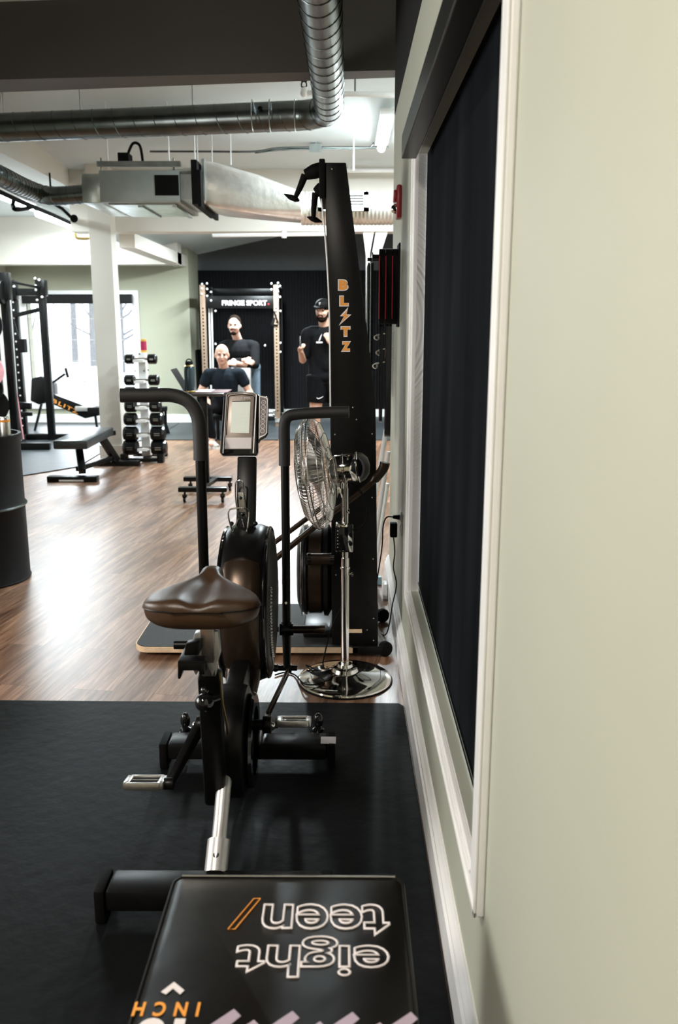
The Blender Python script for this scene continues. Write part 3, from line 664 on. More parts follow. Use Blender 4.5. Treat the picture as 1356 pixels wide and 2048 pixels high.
c0_ = A(687, 1073, FB.y); bw = .036
cb = MB().box(c0_+V(.004, 0, 0), (.072, .075, .120)).build('control_box', 'chrome', fan, bevel=.005)
MB().box(c0_+V(-.007, -.039, 0), (.052, .004, .100)).build('control_panel', 'gloss', cb, bevel=.001)
g = MB()
for i in range(6): g.sph(c0_+V(-.024, -.0415, .034-.014*i), .0018, 8)
g.build('speed_marks', 'whitetext', cb)
for dz in (.02, -.02): MB().cyl(c0_+V(.03, -.036, dz), c0_+V(.03, -.052, dz), .008, n=14).build('switch', 'blackmatte', cb)
# neck
MB().cyl(V(FB.x, FB.y, ptop.z-.02), V(FB.x, FB.y, A(680, 962, FB.y).z), .011, n=16).box(A(680, 985, FB.y), (.026, .03, .04)).cyl(A(690, 1022, FB.y), A(699, 1022, FB.y), .012, n=16).build('neck_joint', 'chrome', fan, bevel=.002)
HY = FB.y
mA = A(663, 938, HY-.0); mB = A(744, 934, HY+.02)
axis = (A(600, 948, HY)-A(700, 934, HY)).normalized(); axis = (axis+V(0, .10, 0)).normalized()
def motor():
    c = A(665, 940, HY)
    p = MB().lathe([(0, .02), (.035, .02), (.052, .010), (.058, 0), (.060, -.04), (.060, -.045), (.064, -.047), (.064, -.052), (.060, -.054), (.060, -.10), (.057, -.105)], c, axis, 40)
    p.build('motor_housing', 'chrome', fan)
    MB().lathe([(.058, -.105), (.066, -.106), (.064, -.116), (.054, -.132), (.034, -.150), (0, -.157)], c, axis, 40).build('motor_end_cap', 'gloss', fan)
    MB().tube(arc(c-axis*.108, .062, 0, 2*math.pi, 40, V(0, 1, 0).cross(axis).cross(axis).normalized(), V(0, 1, 0).cross(axis).normalized())[:-1], .005, 8, closed=True).build('end_cap_ring', 'chrome', fan)
motor()
MB().cyl(A(681, 962, HY), A(683, 985, HY), .02, .012, n=16).build('motor_bracket', 'chrome', fan)
cc = A(633, 946, HY)
u_, v_, n_ = frame_of(axis); RAD = .228
def ring(r, h): return [cc+axis*h+(u_*math.cos(2*math.pi*i/56)+v_*math.sin(2*math.pi*i/56))*r for i in range(56)]
cage = MB()
prf = [(.052, -.055), (.10, -.058), (.16, -.050), (.205, -.035), (RAD, -.012), (RAD+.003, .008), (RAD-.006, .028), (.19, .050), (.13, .064), (.07, .070), (.045, .071)]
for i in range(96):
    a = 2*math.pi*i/96; d = u_*math.cos(a)+v_*math.sin(a)
    cage.tube([cc+axis*h+d*r for r, h in prf], .0011, 4, cap=False)
cage.build('cage', 'wire', fan)
g = MB()
for r, h, t in ((RAD+.003, 0, .0035), (RAD+.004, .014, .0028), (.19, .052, .0018), (.13, .066, .0016), (.045, .072, .003), (.16, -.051, .0018), (.10, -.059, .0018), (.205, -.036, .0018)): g.tube(ring(r, h), t, 6, closed=True)
g.build('cage_hoops', 'wire', fan)
MB().lathe([(0, .006), (.04, .004), (.045, 0), (0, -.002)], cc+axis*.072, axis, 24).build('cage_badge', 'chrome', fan)
bl_ = MB()
for kq in range(3):
    a0 = 2*math.pi*kq/3+.35
    loops = []
    for s_ in range(7):
        r = .04+.165*s_/6; wv_ = .30+.28*math.sin(math.pi*s_/6*.8)
        loops.append([cc+axis*(.022*math.cos(math.pi*t)*(1-.3*s_/6)+.004+dn)+(u_*math.cos(a0+wv_*(t*2-1))+v_*math.sin(a0+wv_*(t*2-1)))*r for t, dn in [(q/5, 0) for q in range(6)]+[(q/5, .002) for q in range(5, -1, -1)]])
    bl_.loft(loops)
bl_.lathe([(0, -.03), (.038, -.03), (.042, -.01), (.042, .02), (.03, .035), (0, .04)], cc, axis, 28)
bl_.build('fan_blades', 'alu', fan)
MB().tube(smooth_path([A(702, 965, HY+.03), A(722, 985, HY+.03), A(734, 1020, HY), A(730, 1045, HY), A(716, 1058, HY-.01), A(706, 1062, HY)], 5), .003, 8).build('head_cord', 'blackmatte', fan)
tag(MB().tube(smooth_path([A(706, 1098, HY), A(700, 1150, HY+.05), A(683, 1212, HY+.12), A(664, 1255, HY+.12), A(655, 1285, HY+.15), Z(646, 1328, .03), Z(655, 1335, .03), Z(640, 1342, .028)]+[Z(px, py, .03) for px, py in ((612, 1330), (628, 1345), (648, 1362), (640, 1368), (610, 1368))]+[Z(px, py, .006) for px, py in ((590, 1350), (570, 1345), (550, 1350))], 6), .0032, 8).build('power_cord', 'blackmatte', fan),
    'black power cord', None)

# ================================================================== FOAM PLYO BOX
bz = .457
p0, p1 = Z(352, 1752, bz), Z(803, 1758, bz)
plyo = thing('plyometric_box', ((p0.x+p1.x)/2, 1.1, 0), 'black padded jump box printed with eighteen inch lettering in the near foreground', 'jump box')
xa, xb, yf, yn = p0.x, p1.x, p0.y, .72
g = MB()
bm = g.bm
def padloop(z, gro, r=.022):
    return [V((xa+xb)/2+px, (yf+yn)/2+py, z) for px, py in rrect(xb-xa+gro*2, yf-yn+gro*2, max(.004, r+gro), 6)]
g.loft([padloop(.0, -.01), padloop(.012, 0), padloop(bz-.014, .003), padloop(bz-.004, .0), padloop(bz, -.008)]).build('foam_block', 'vinyl', plyo)
MB().tube([p+V(0, 0, 0) for p in padloop(bz-.004, .0015)], .0035, 8, closed=True).build('top_piping', 'vinyl', plyo)
# far edge zipper
MB().tube([V(xa+.012, yf-.001, bz+.0015), V(xb-.012, yf-.001, bz+.0015)], .0022, 6).build('zipper', 'alu', plyo)
TX, TY = V(-1, 0, 0), V(0, -1, 0)
def top_text(body, m, pxr, pyt, pxl, pyb, outline=0, offset=0, nm='lettering', space=1.0):
    a = Z(pxr, pyt, bz+.001); b = Z(pxl, pyb, bz+.001)    # a: far right = start of text baseline side
    # text is upside down for us: baseline is the FAR edge, x runs to the left
    text_mesh(nm, body, m, plyo, V(a.x, a.y, bz+.0008), TX, TY, abs(a.y-b.y), abs(a.x-b.x), offset=offset, outline=outline, extrude=.0004, space=space)
top_text('teen', 'whitetext', 778, 1808, 518, 1872, outline=.017, offset=.018)
top_text('eight', 'whitetext', 777, 1872, 463, 1955, outline=.017, offset=.018)
a, b, c, d = Z(456, 1858, bz+.001), Z(470, 1858, bz+.001), Z(521, 1797, bz+.001), Z(508, 1797, bz+.001)
MB().tube([a, b, c, d], .0012, 6, closed=True).build('slash_mark', 'orange', plyo)
top_text('INCH', 'orange', 402, 2004, 262, 2032, offset=.03, space=1.9)
top_text('18', 'whitetext', 372, 2036, 250, 2130, offset=.05)
ch = [(322, 1984), (348, 1964), (369, 1981), (360, 1989), (346, 1977), (332, 1989)]
MB().prism([Z(x, y_, bz+.0006) for x, y_ in ch], (0, 0, .0005)).build('chevron_mark', 'whitetext', plyo, smooth=False)
for x, y_ in ((468, 2018), (585, 2022), (705, 2024), (822, 2024)):
    pts = [(x, y_), (x+14, y_+14), (x-58, y_+74), (x-90, y_+60)]
    MB().prism([Z(q[0], q[1], bz+.0006) for q in pts], (0, 0, .0005)).build('stripe_print', 'lilac', plyo, smooth=False)
for x, y_ in ((508, 2040), (640, 2043), (760, 2045)):
    pts = [(x, y_), (x+9, y_+9), (x-30, y_+40), (x-50, y_+32)]
    MB().prism([Z(q[0], q[1], bz+.0006) for q in pts], (0, 0, .0005)).build('stripe_print', 'lilac', plyo, smooth=False)

# ================================================================== NEAR WALL FITTINGS
# fire alarm
c = A(786, 405, 4.35); c.x = WX-.012
fa = thing('fire_alarm', (WX, c.y, c.z), 'red fire alarm strobe mounted on the green wall beyond the window', 'fire alarm')
MB().box(V(WX-.012, c.y, c.z), (.024, .11, .15)).build('back_plate', 'red', fa, bevel=.008)
MB().box(V(WX-.030, c.y, c.z+.028), (.016, .075, .05)).build('sounder_grille', 'red', fa, bevel=.004)
MB().lathe([(0, .026), (.014, .022), (.022, .010), (.024, 0)], V(WX-.024, c.y, c.z-.03), V(-1, 0, 0), 24).build('strobe_lens', 'chrome', fa)
# wall rack with thick resistance bands
br = thing('band_rack', (WX, 4.42, 1.86), 'black wall plate with a peg holding training bands on the green wall', 'wall rack')
MB().bb(WX-.008, WX, 4.34, 4.5, 1.50, 1.90).build('wall_plate', 'blackmatte', br, bevel=.003)
MB().cyl(V(WX, 4.42, 1.84), V(WX-.13, 4.42, 1.84), .012).cyl(V(WX-.13, 4.42, 1.84), V(WX-.135, 4.42, 1.84), .022).build('peg', 'black', br)
def band(x, w, th, y, ztop, zbot, m, name, label, group, half):
    """a loop hanging over the peg: flat band, width along x"""
    path = []
    for i in range(13): a = math.pi*i/12; path.append((y+half*math.cos(a), ztop-half*.8+half*.8*math.sin(a)))
    for i in range(13): a = math.pi+math.pi*i/12; path.append((y+half*.8*math.cos(a), zbot+half*.8+half*.8*math.sin(a)))
    n = len(path); outer = path; cy = y; cz = (ztop+zbot)/2
    loops = []
    for i in range(n):
        p = Vector(path[i]); q = Vector(path[(i+1) % n]); o_ = Vector(path[i-1]); t = (q-o_).normalized(); nn = Vector((t.y, -t.x))
        a, b = p+nn*th/2, p-nn*th/2
        loops.append([V(x-w/2, a.x, a.y), V(x+w/2, a.x, a.y), V(x+w/2, b.x, b.y), V(x-w/2, b.x, b.y)])
    loops.append(loops[0]); o = MB().loft(loops, cap=False).build(name, m, smooth=True)
    return tag(o, label, 'training band', group)
for i, x in enumerate((.246, .214, .182)):
    band(x, .028, .012, 4.42, 1.872, 1.52, 'blackmatte', 'resistance_band', ['thick short black band with red edge closest to the green wall', 'thick short black band with red edge, middle of the three on the wall peg', 'thick short black band with red edge at the free end of the wall peg'][i], 'thick short bands on the wall peg', .055)
    o = COL.objects[-1] if False else [q for q in COL.objects if q.name.startswith('resistance_band')][-1]
    y_ = 4.42
    MB().tube([V(x-.0145, y_-.06, 1.84), V(x-.0145, y_-.063, 1.70), V(x-.0145, y_-.06, 1.54)], .0022, 6).build('red_edge', 'red', o)
band(.225, .03, .006, 4.56, 1.62, .93, 'gloss', 'long_resistance_band', 'long glossy black band hanging below the short bands on the green wall', None, .045)
band(.19, .016, .005, 4.62, 1.60, 1.0, 'gloss', 'long_resistance_band', 'narrow long black band hanging behind the wider one on the green wall', None, .05)
# second set of dark hanging straps further along
y_ = 4.75
hm = thing('hanging_mats', (.13, y_, 1.1), 'black folded exercise mats hanging beside the tower with pale edges', 'exercise mat')
for i, px in enumerate((738, 742, 746)):
    p = A(px, 520, y_); MB().bb(p.x-.004, p.x+.004, y_, y_+.35, A(px, 790-25*i, y_).z, A(px, 525, y_).z).build('mat_fold', 'blackmatte' if i != 1 else 'galvdark', hm, smooth=False, bevel=.002)
MB().cyl(V(WX, y_+.1, A(740, 520, y_).z+.01), V(.12, y_+.1, A(740, 520, y_).z+.01), .01).build('hanging_rod', 'black', hm)
for (px, py), nm in zip(((753, 675), (757, 705), (750, 732)), ('topmost', 'middle', 'lowest')):
    p = A(px, py, 4.7)
    k_ = MB().tube(arc(p, .012, 0, 2*math.pi, 14, V(1, 0, 0), V(0, 0, 1))[:-1], .0035, 6, closed=True).cyl(p+V(0, 0, .012), V(WX, 4.72, p.z+.03), .003, n=8)
    tag(k_.build('carabiner_hook', 'chrome'), nm+' silver carabiner hook beside the long black bands on the wall', 'hook', 'silver hooks beside the bands')
# outlet + plug + charger + cords
oy = 3.98; oz = A(790, 1045, oy).z
ol = thing('wall_outlet', (WX, oy, oz), 'white electrical outlet on the green wall beside the fan', 'outlet')
MB().bb(WX-.005, WX, oy-.036, oy+.036, oz-.058, oz+.058).build('cover_plate', 'white', ol, bevel=.002)
for dz in (-.025, .025): MB().bb(WX-.008, WX-.005, oy-.017, oy+.017, oz+dz-.015, oz+dz+.015).build('socket', 'white', ol, bevel=.001)
pg = thing('power_adapter', (WX-.04, oy, oz-.06), 'black power adapter plugged into the lower outlet socket', 'adapter')
MB().box(V(WX-.036, oy, oz-.035), (.034, .04, .07)).build('adapter_body', 'blackmatte', pg, bevel=.006)
MB().tube(smooth_path([V(WX-.036, oy, oz-.07), V(WX-.03, oy-.02, oz-.14), V(WX-.035, oy-.01, oz-.22), V(WX-.02, oy-.02, oz-.30), V(WX-.035, oy, oz-.40), V(.20, oy+.05, .01), V(.12, 4.3, .008), V(.17, 4.45, .008), V(.2, 4.3, .008), V(.14, 4.2, .008)], 6), .003, 8).build('adapter_cord', 'blackmatte', pg)
pc = thing('plug_cord', (WX-.01, oy, oz+.025), 'black plug and cord in the upper outlet socket running behind the tower', 'power cord')
MB().cyl(V(WX-.008, oy, oz+.025), V(WX-.04, oy, oz+.027), .012, .008).tube(smooth_path([V(WX-.04, oy, oz+.027), V(WX-.07, oy+.01, oz+.022), V(WX-.085, oy+.03, oz-.03), V(WX-.09, oy+.06, oz-.16), V(.14, oy+.3, .02), V(.18, 4.5, .01), V(.10, 4.6, .01)], 6), .0035, 8).build('cord', 'blackmatte', pc)
tag(MB().bb(.10, .17, 4.55, 4.66, 0, .05).build('power_strip', 'blackmatte', bevel=.006), 'black power block on the floor behind the tower foot', 'power strip')
tag(MB().bb(.215, .240, 4.62, 4.70, 0, .09).build('door_wedge', 'white', bevel=.004), 'small white block standing against the baseboard behind the tower', 'block')
# white pipes leaning against the wall
for i, (xb_, yb_, xt, yt, zt) in enumerate(((.10, 5.02, WX-.03, 4.95, .92), (.14, 4.9, WX-.02, 4.9, .80), (.17, 5.0, WX-.02, 4.98, .60))):
    t_ = MB().cyl(V(xb_, yb_, 0.0), V(xt, yt, zt), .014, n=16)
    tag(t_.build('plastic_pipe', 'white'), ['longest white plastic pipe leaning on the green wall behind the tower', 'middle white plastic pipe leaning on the green wall behind the tower', 'shortest white plastic pipe leaning on the green wall behind the tower'][i], 'pipe', 'white pipes leaning on the wall')
tag(MB().bb(.13, .22, 4.9, 4.93, .0, .05).build('blue_bracket', mat('pale_blue_plastic', (.22, .36, .40), .5), bevel=.004), 'small pale blue piece on the floor below the white pipes', 'bracket')

# ================================================================== CEILING SERVICES
def spiral_duct(name, pts, r, m, label, pitch=.155, cat='duct', skip=()):
    t = thing(name, tuple(pts[0]), label, cat)
    MB().tube(pts, r, 32).build('duct_tube', m, t)
    # standing seams as a helix along the straight parts
    path = pts; tot = 0; hel = []; px = None
    L = [0]
    for a, b in zip(path, path[1:]): L.append(L[-1]+(b-a).length)
    n = int(L[-1]/pitch*20); j = 0
    for i in range(n+1):
        s = L[-1]*i/n
        while j < len(L)-2 and s > L[j+1]: j += 1
        d = (path[j+1]-path[j]).normalized(); c = path[j]+d*(s-L[j])
        if px is None: x, y, _ = frame_of(d)
        else: x = (px-d*px.dot(d)).normalized()
        px = x; y = d.cross(x); a = 2*math.pi*s/pitch
        hel.append(c+(x*math.cos(a)+y*math.sin(a))*(r+.001))
    MB().tube(hel, .0030, 5).build('spiral_seam', m, t)
    return t
# overhead L-shaped duct
zd = 2.905; rd = .100
e = A(662, 232, 6.55); xe = e.x; ze = e.z
dl = A(0, 260, 6.75); dl.z = ze
top = A(644, 20, 4.15)
p_in = V(A(640, 0, 4.0).x-.02, 3.2, ze)
xs_ = A(656, 190, 5.9).x
runX = [V(-4.2, 7.12, ze), V(-2.8, 6.93, ze), V(-1.6, 6.75, ze), V(-.75, 6.61, ze)]
bend = arc(V(xs_-.28, 6.55-.28, ze), .28, math.pi/2, 0, 8, V(1, 0, 0), V(0, 1, 0))
runY = [V(xs_, 5.6, ze), V(xs_-.005, 4.4, ze), V(xs_-.01, 3.0, ze)]
od = spiral_duct('ventilation_duct', runX+bend+runY, rd, 'galvdark', 'long dark spiral ventilation duct turning a corner below the ceiling beam')
for px in (505, 540, 590):
    c = A(px, 240, 6.52); MB().tube(arc(V(c.x, 6.54, ze), rd+.004, 0, 2*math.pi, 32, V(0, 1, 0), V(0, 0, 1))[:-1], .004, 6, closed=True).build('joint_band', 'galv', od)
c = A(519, 232, 6.42); MB().lathe([(0, .002), (.014, .002), (.016, 0)], V(c.x, 6.47, ze+.035), V(0, -1, .35), 16).build('test_hole_plug', 'blackmatte', od)
for x in (-2.55, -1.95, -1.1):
    MB().cyl(V(x, 6.61-.155*(x+.75), ze+rd-.01), V(x, 6.61-.155*(x+.75), ceil_z(6.7)), .004, n=8).build('hanger_rod', 'galv', od)
# wire hangers far left
MB().tube([V(-2.62, 6.88, 3.44), V(-2.60, 6.80, ze-rd), V(-2.50, 6.88, 3.44)], .002, 5).build('hanger_wire', 'blackmatte', od)
# second duct, left, into the air handler
y2 = 8.3
pts = smooth_path([A(-60, 325, 7.2), A(0, 352, 7.5), A(40, 372, 7.9), A(75, 386, y2), A(110, 392, y2), A(172, 388, y2)], 5)
spiral_duct('branch_duct', pts, .082, 'galvdark', 'dark spiral branch duct entering the left end of the ceiling air handler', .07)
# air handler
AY0, AY1 = 7.75, 8.75
zt = A(300, 345, AY0).z; zb = A(300, 404, AY0).z
xl, xm, xr = A(160, 380, AY0).x, A(199, 380, AY0).x, A(358, 380, AY0).x
xe2 = A(384, 380, AY0).x
ah = thing('air_handler', ((xl+xr)/2, AY0+.4, zb), 'grey metal air handling unit hanging from the ceiling near the white column', 'air handler')
MB().bb(xl, xm, AY0+.05, AY1, zb, zt).build('left_plenum', 'galv', ah, bevel=.006)
MB().bb(xm, xr, AY0, AY1, zb, zt+.02).build('cabinet', mat('grey_green_cabinet', (.34, .38, .37), .4, .3), ah, bevel=.008)
MB().bb(A(310, 380, AY0).x, A(358, 380, AY0).x, AY0-.003, AY0, A(310, 391, AY0).z, A(310, 350, AY0).z).build('access_label', 'blackmatte', ah, smooth=False)
MB().bb(xm+.05, xr-.05, AY0+.08, AY1-.08, zb-.014, zb).build('bottom_panel', 'galv', ah, smooth=False, bevel=.004)
for i in range(2): MB().bb(xm+.3+.3*i, xm+.34+.3*i, AY0+.1, AY1-.1, zb-.03, zb-.012).build('bottom_rib', 'galv', ah, smooth=False)
MB().bb(xr, xe2, AY0+.08, AY1-.05, zb+.03, zt).build('outlet_collar', 'galv', ah, smooth=False)
MB().bb(xe2, xe2+.05, AY0-.02, AY1, zb-.02, zt+.10).bb(xe2+.05, xe2+.08, AY0-.02, AY1, zb-.04, zt+.02).build('canvas_connector', 'blackmatte', ah, smooth=False)
MB().bb(xm-.01, xr+.02, AY0-.01, AY0+.03, zt+.05, zt+.09).build('support_channel', 'galv', ah, smooth=False)
for x in (xm+.02, xr-.04): MB().cyl(V(x, AY0+.01, zt-.05), V(x, AY0+.01, zt+.12), .008, n=8).build('support_bolt', 'chrome', ah)
for x in (xm+.08, xr-.08, xe2+.03): MB().cyl(V(x, AY0+.02, zt+.05), V(x, AY0+.02, ceil_z(AY0)), .006, n=8).build('hanger_rod', 'white', ah)
MB().bb(A(228, 290, AY0).x, A(250, 290, AY0).x, AY0+.1, AY0+.25, zt+.09, zt+.18).build('junction_box', 'blackmatte', ah, smooth=False, bevel=.004)
MB().tube(smooth_path([V(xm+.22, AY0+.15, zt+.17), V(xm+.27, AY0+.15, zt+.26), V(xm+.33, AY0+.15, zt+.24), V(xm+.35, AY0+.15, zt+.1)], 5), .012, 8).build('flexible_conduit', 'blackmatte', ah)
MB().tube(smooth_path([V(xm+.4, AY0+.35, zt+.03), V(xm+.7, AY0+.32, zt+.06), V(xm+.95, AY0+.3, zt+.04)], 5), .03, 10).build('wrapped_hose', 'foil', ah)
# foil transition and round flex duct
ty = 8.25
def rect_loop(px, py0, py1, y0, y1, n=24, round_=0):
    a = A(px, py0, (y0+y1)/2); b = A(px, py1, (y0+y1)/2); cz = (a.z+b.z)/2; hz = abs(a.z-b.z)/2; cy = (y0+y1)/2; hy = (y1-y0)/2; out = []
    p = 2+8*(1-round_)
    for i in range(n):
        t = 2*math.pi*i/n; cx, sx = math.cos(t), math.sin(t)
        out.append(V(a.x, cy+hy*math.copysign(abs(cx)**(2/p), cx), cz+hz*math.copysign(abs(sx)**(2/p), sx)))
    return out
fd = thing('foil_duct', (A(600, 420, ty).x, ty, 2.4), 'silver foil covered duct tapering right from the air handler into a ribbed round pipe', 'duct')
MB().loft([rect_loop(420, 333, 420, 7.9, 8.6), rect_loop(440, 336, 426, 7.9, 8.6), rect_loop(520, 356, 436, 7.98, 8.52, round_=.4), rect_loop(604, 384, 446, 8.03, 8.47, round_=1)]).build('transition', 'foil', fd)
MB().loft([rect_loop(416, 330, 420, 7.86, 8.64), rect_loop(421, 330, 418, 7.86, 8.64)]).build('flange', 'galv', fd)
loops = []
a_ = A(602, 417, ty); b_ = V(2.2, ty, a_.z)
for i in range(150):
    x = a_.x+(b_.x-a_.x)*i/149; r = .145+(.004 if i % 2 else -.004)
    loops.append([V(x, ty+r*math.cos(2*math.pi*j/28), a_.z+r*math.sin(2*math.pi*j/28)) for j in range(28)])
MB().loft(loops).build('ribbed_pipe', 'foil', fd)
vg = thing('air_vent', (A(690, 405, ty-.2).x, ty-.17, a_.z), 'white air vent grille set in the ribbed silver duct', 'vent')
vx0, vx1 = A(636, 405, 8.06).x, A(738, 405, 8.06).x; vz0, vz1 = A(690, 422, 8.06).z, A(690, 384, 8.06).z
MB().bb(vx0, vx1, 8.035, 8.085, vz0, vz0+.03).bb(vx0, vx1, 8.035, 8.085, vz1-.03, vz1).bb(vx0, vx0+.04, 8.035, 8.085, vz0, vz1).bb(vx1-.05, vx1, 8.035, 8.085, vz0, vz1).build('vent_frame', 'white', vg, smooth=False)
MB().bb(vx0, vx1, 8.085, 8.10, vz0, vz1).build('vent_back', 'blackmatte', vg, smooth=False)
for i in range(4):
    z = vz0+.045+i*(vz1-vz0-.09)/3; MB().bb(vx0+.03, vx1-.04, 8.045, 8.075, z-.006, z+.006).build('vent_slat', 'white', vg, smooth=False)
# conduit along the ceiling and junction box
cy_ = 9.0
cz_ = lambda px, py: A(px, py, cy_)
cn = thing('ceiling_conduit', tuple(cz_(600, 298)), 'thin grey electrical conduit with a square junction box below the white ceiling', 'conduit')
MB().tube(smooth_path([cz_(300, 303), cz_(420, 303), cz_(510, 303), cz_(555, 296), cz_(620, 295), cz_(777, 295)], 5), .010, 8).build('conduit_pipe', 'galvdark', cn)
MB().tube(smooth_path([cz_(510, 306), cz_(560, 300), cz_(620, 298), cz_(720, 297), cz_(745, 290), cz_(747, 272)], 5), .008, 8).build('conduit_pipe', 'galvdark', cn)
p = cz_(631, 297); MB().box(p, (.12, .06, .08)).build('junction_box', 'galv', cn, smooth=False)
MB().cyl(p, p+V(.01, 0, .35), .012, n=8).build('hanger_rod', 'galv', cn)
# sprinkler pipe upper right
sy = 7.2
sp_ = thing('sprinkler_pipe', tuple(A(690, 188, sy)), 'white sprinkler pipe with a dark upright head behind the vertical duct', 'sprinkler')
MB().cyl(A(610, 186, sy), A(790, 190, sy), .020, n=14).cyl(A(610, 186, sy), A(608, 176, sy), .026).sph(A(608, 187, sy), .030, 14).build('pipe', 'white', sp_)
g = MB().cyl(A(608, 182, sy), A(608, 174, sy), .014)
for s_ in (-1, 1): g.tube(smooth_path([A(608, 178, sy), A(608+s_*5, 172, sy), A(608+s_*4, 165, sy), A(608, 162, sy)], 4), .006, 6)
g.cyl(A(608, 163, sy), A(608, 161, sy), .024, n=12); g.build('sprinkler_head', 'blackmatte', sp_)
MB().cyl(A(710, 188, sy), V(A(710, 188, sy).x, sy, ceil_z(sy)), .007, n=8).build('hanger_rod', 'galvdark', sp_)
# sprinkler pipes nearer the bulkhead
def pipe_thing(name, pts, r, m, label, cat='pipe'):
    return tag(MB().tube(pts, r, 12).cyl(pts[0]+V(.05, 0, 0), V(pts[0].x+.05, pts[0].y, ceil_z(9.7)), .008, n=8).build(name, m), label, cat)
pipe_thing('water_pipe', [A(690, 341, 9.7), A(800, 341, 9.7)], .022, 'white', 'thin white pipe running along the bulkhead right of the tower top')
tag(MB().tube([A(425, 471, 9.9), A(658, 468, 9.9)], .022, 12).cyl(A(568, 476, 9.9), A(568, 460, 9.9), .028).cyl(A(568, 470, 9.9), A(568, 470, 9.9)+V(0, .13, .03), .012).build('water_pipe', 'white'), 'thin white pipe below the bulkhead left of the tower', 'pipe')
for px, y0_, y1_ in ((396, 285, 340), (339, 290, 330), (425, 280, 340), (462, 280, 330), (707, 290, 340)):
    MB().bm.free()
    a = A(px, y1_, 8.6); t_ = MB().cyl(a, V(a.x, a.y, ceil_z(8.6)), .006, n=8)
    tag(t_.build('threaded_rod', 'white'), 'thin white threaded rod hanging from the ceiling above the ducts', 'rod', 'white rods hanging from the ceiling')
# fluorescent fixtures, with added fill lights out of view
def fixture(loc, length, label, power=0, ang=0, w_=.12):
    t = thing('ceiling_light', loc, label, 'light fixture', 'fluorescent ceiling lights')
    power *= 1.5
    x, y, z = loc
    MB().bb(x-w_/2, x+w_/2, y-length/2, y+length/2, z, z+.05).build('housing', 'white', t, smooth=False)
    MB().cyl(V(x, y-length/2+.03, z-.03), V(x, y+length/2-.03, z-.03), .038, n=16).build('lamp_tube', 'tube', t)
    if power:
        l = bpy.data.lights.new('tube_light', 'AREA'); l.shape = 'RECTANGLE'; l.size = .15; l.size_y = length; l.energy = power; l.color = (.84, .95, 1)
        o = bpy.data.objects.new('tube_light', l); COL.objects.link(o); o.parent = t; o.location = (0, 0, -.09)
    return t
f0 = A(768, 205, 7.9)
fixture((f0.x+.02, 8.3, ceil_z(8.3)-.09), 1.25, 'glowing fluorescent tube on the white ceiling near the wall corner', 85)
fixture((-3.85, 9.9, 2.95), 2.4, 'glowing fluorescent tube above the power rack, nearer one', 60)
fixture((-3.85, 12.0, 2.90), 1.5, 'glowing fluorescent tube above the back window, farther one', 35)
fixture((-1.0, 11.6, 2.75), 1.2, 'unseen light placed behind the bulkhead above the men', 130)  # unseen lamp that lights the men from above
fixture((.75, 6.7, 3.34), .8, 'added short fill light out of view beyond the wall corner', 70)  # added out of sight to brighten the men from the right
fn = fixture((-1.3, -.2, 3.40), 1.2, 'added warm fill light, unseen above and behind the viewer', 48)  # added warm fill for the near things, fixture never in view
fn.children[-1].data.color = (1, .90, .78)
# black sprinkler pipe in the left bay
bx_ = 9.0
tag(MB().tube([A(-20, 375, 8.0), A(0, 384, 8.2), A(30, 398, 8.6), A(65, 413, 9.2), A(110, 432, 10.2), A(160, 455, 11.6)], .022, 10).tube(smooth_path([A(28, 398, 8.6), A(26, 412, 8.6), A(32, 419, 8.6), A(58, 416, 9.1), A(64, 412, 9.2)], 5), .02, 8).build('sprinkler_main', 'blackmatte'), 'black pipe with a U shaped drop under the left ceiling', 'pipe')
tag(MB().tube(smooth_path([A(150, 462, 10.5), A(152, 474, 10.5), A(160, 477, 10.5), A(178, 476, 10.5), A(179, 466, 10.5), A(179, 440, 10.5)], 4), .018, 8).cyl(A(151, 463, 10.5), V(A(151, 463, 10.5).x, 10.5, 3.03), .012, n=8).build('pipe_drop', 'brass'), 'small brass pipe drop left of the white column', 'pipe')
tag(MB().tube([A(103, 405, 9.3), A(125, 418, 9.3), A(148, 440, 9.3)], .016, 8).sph(A(148, 437, 9.3), .04, 12).cyl(A(103, 405, 9.3), V(A(103, 405, 9.3).x, 9.3, 3.03), .01, n=8).build('spot_lamp_arm', 'blackmatte'), 'dark cable with a small lamp head left of the air handler', 'lamp')
tag(MB().cyl(A(183, 340, 9.9), A(180, 300, 9.9), .03).tube([A(180, 302, 9.9), A(187, 300, 9.9)], .025, 8).build('camera_mount', 'cream'), 'small cream pipe stub with dark cap above the air handler', 'pipe')

# diagonal brace and small post near the wall corner
tag(MB().prism([A(726, 462, 10.05), A(748, 462, 10.05), A(740, 505, 10.05), A(738, 790, 10.05), A(733, 790, 10.05), A(732, 510, 10.05)], (0, .08, 0)).build('support_post', 'cream', smooth=False), 'slim cream post with an angled top beside the wall corner', 'post')
tag(MB().prism([A(752, 462, 10.05), A(776, 462, 10.05), A(757, 520, 10.05), A(742, 520, 10.05)], (0, .08, 0)).build('angled_brace', 'cream', smooth=False), 'angled cream brace under the bulkhead by the wall corner', 'brace')

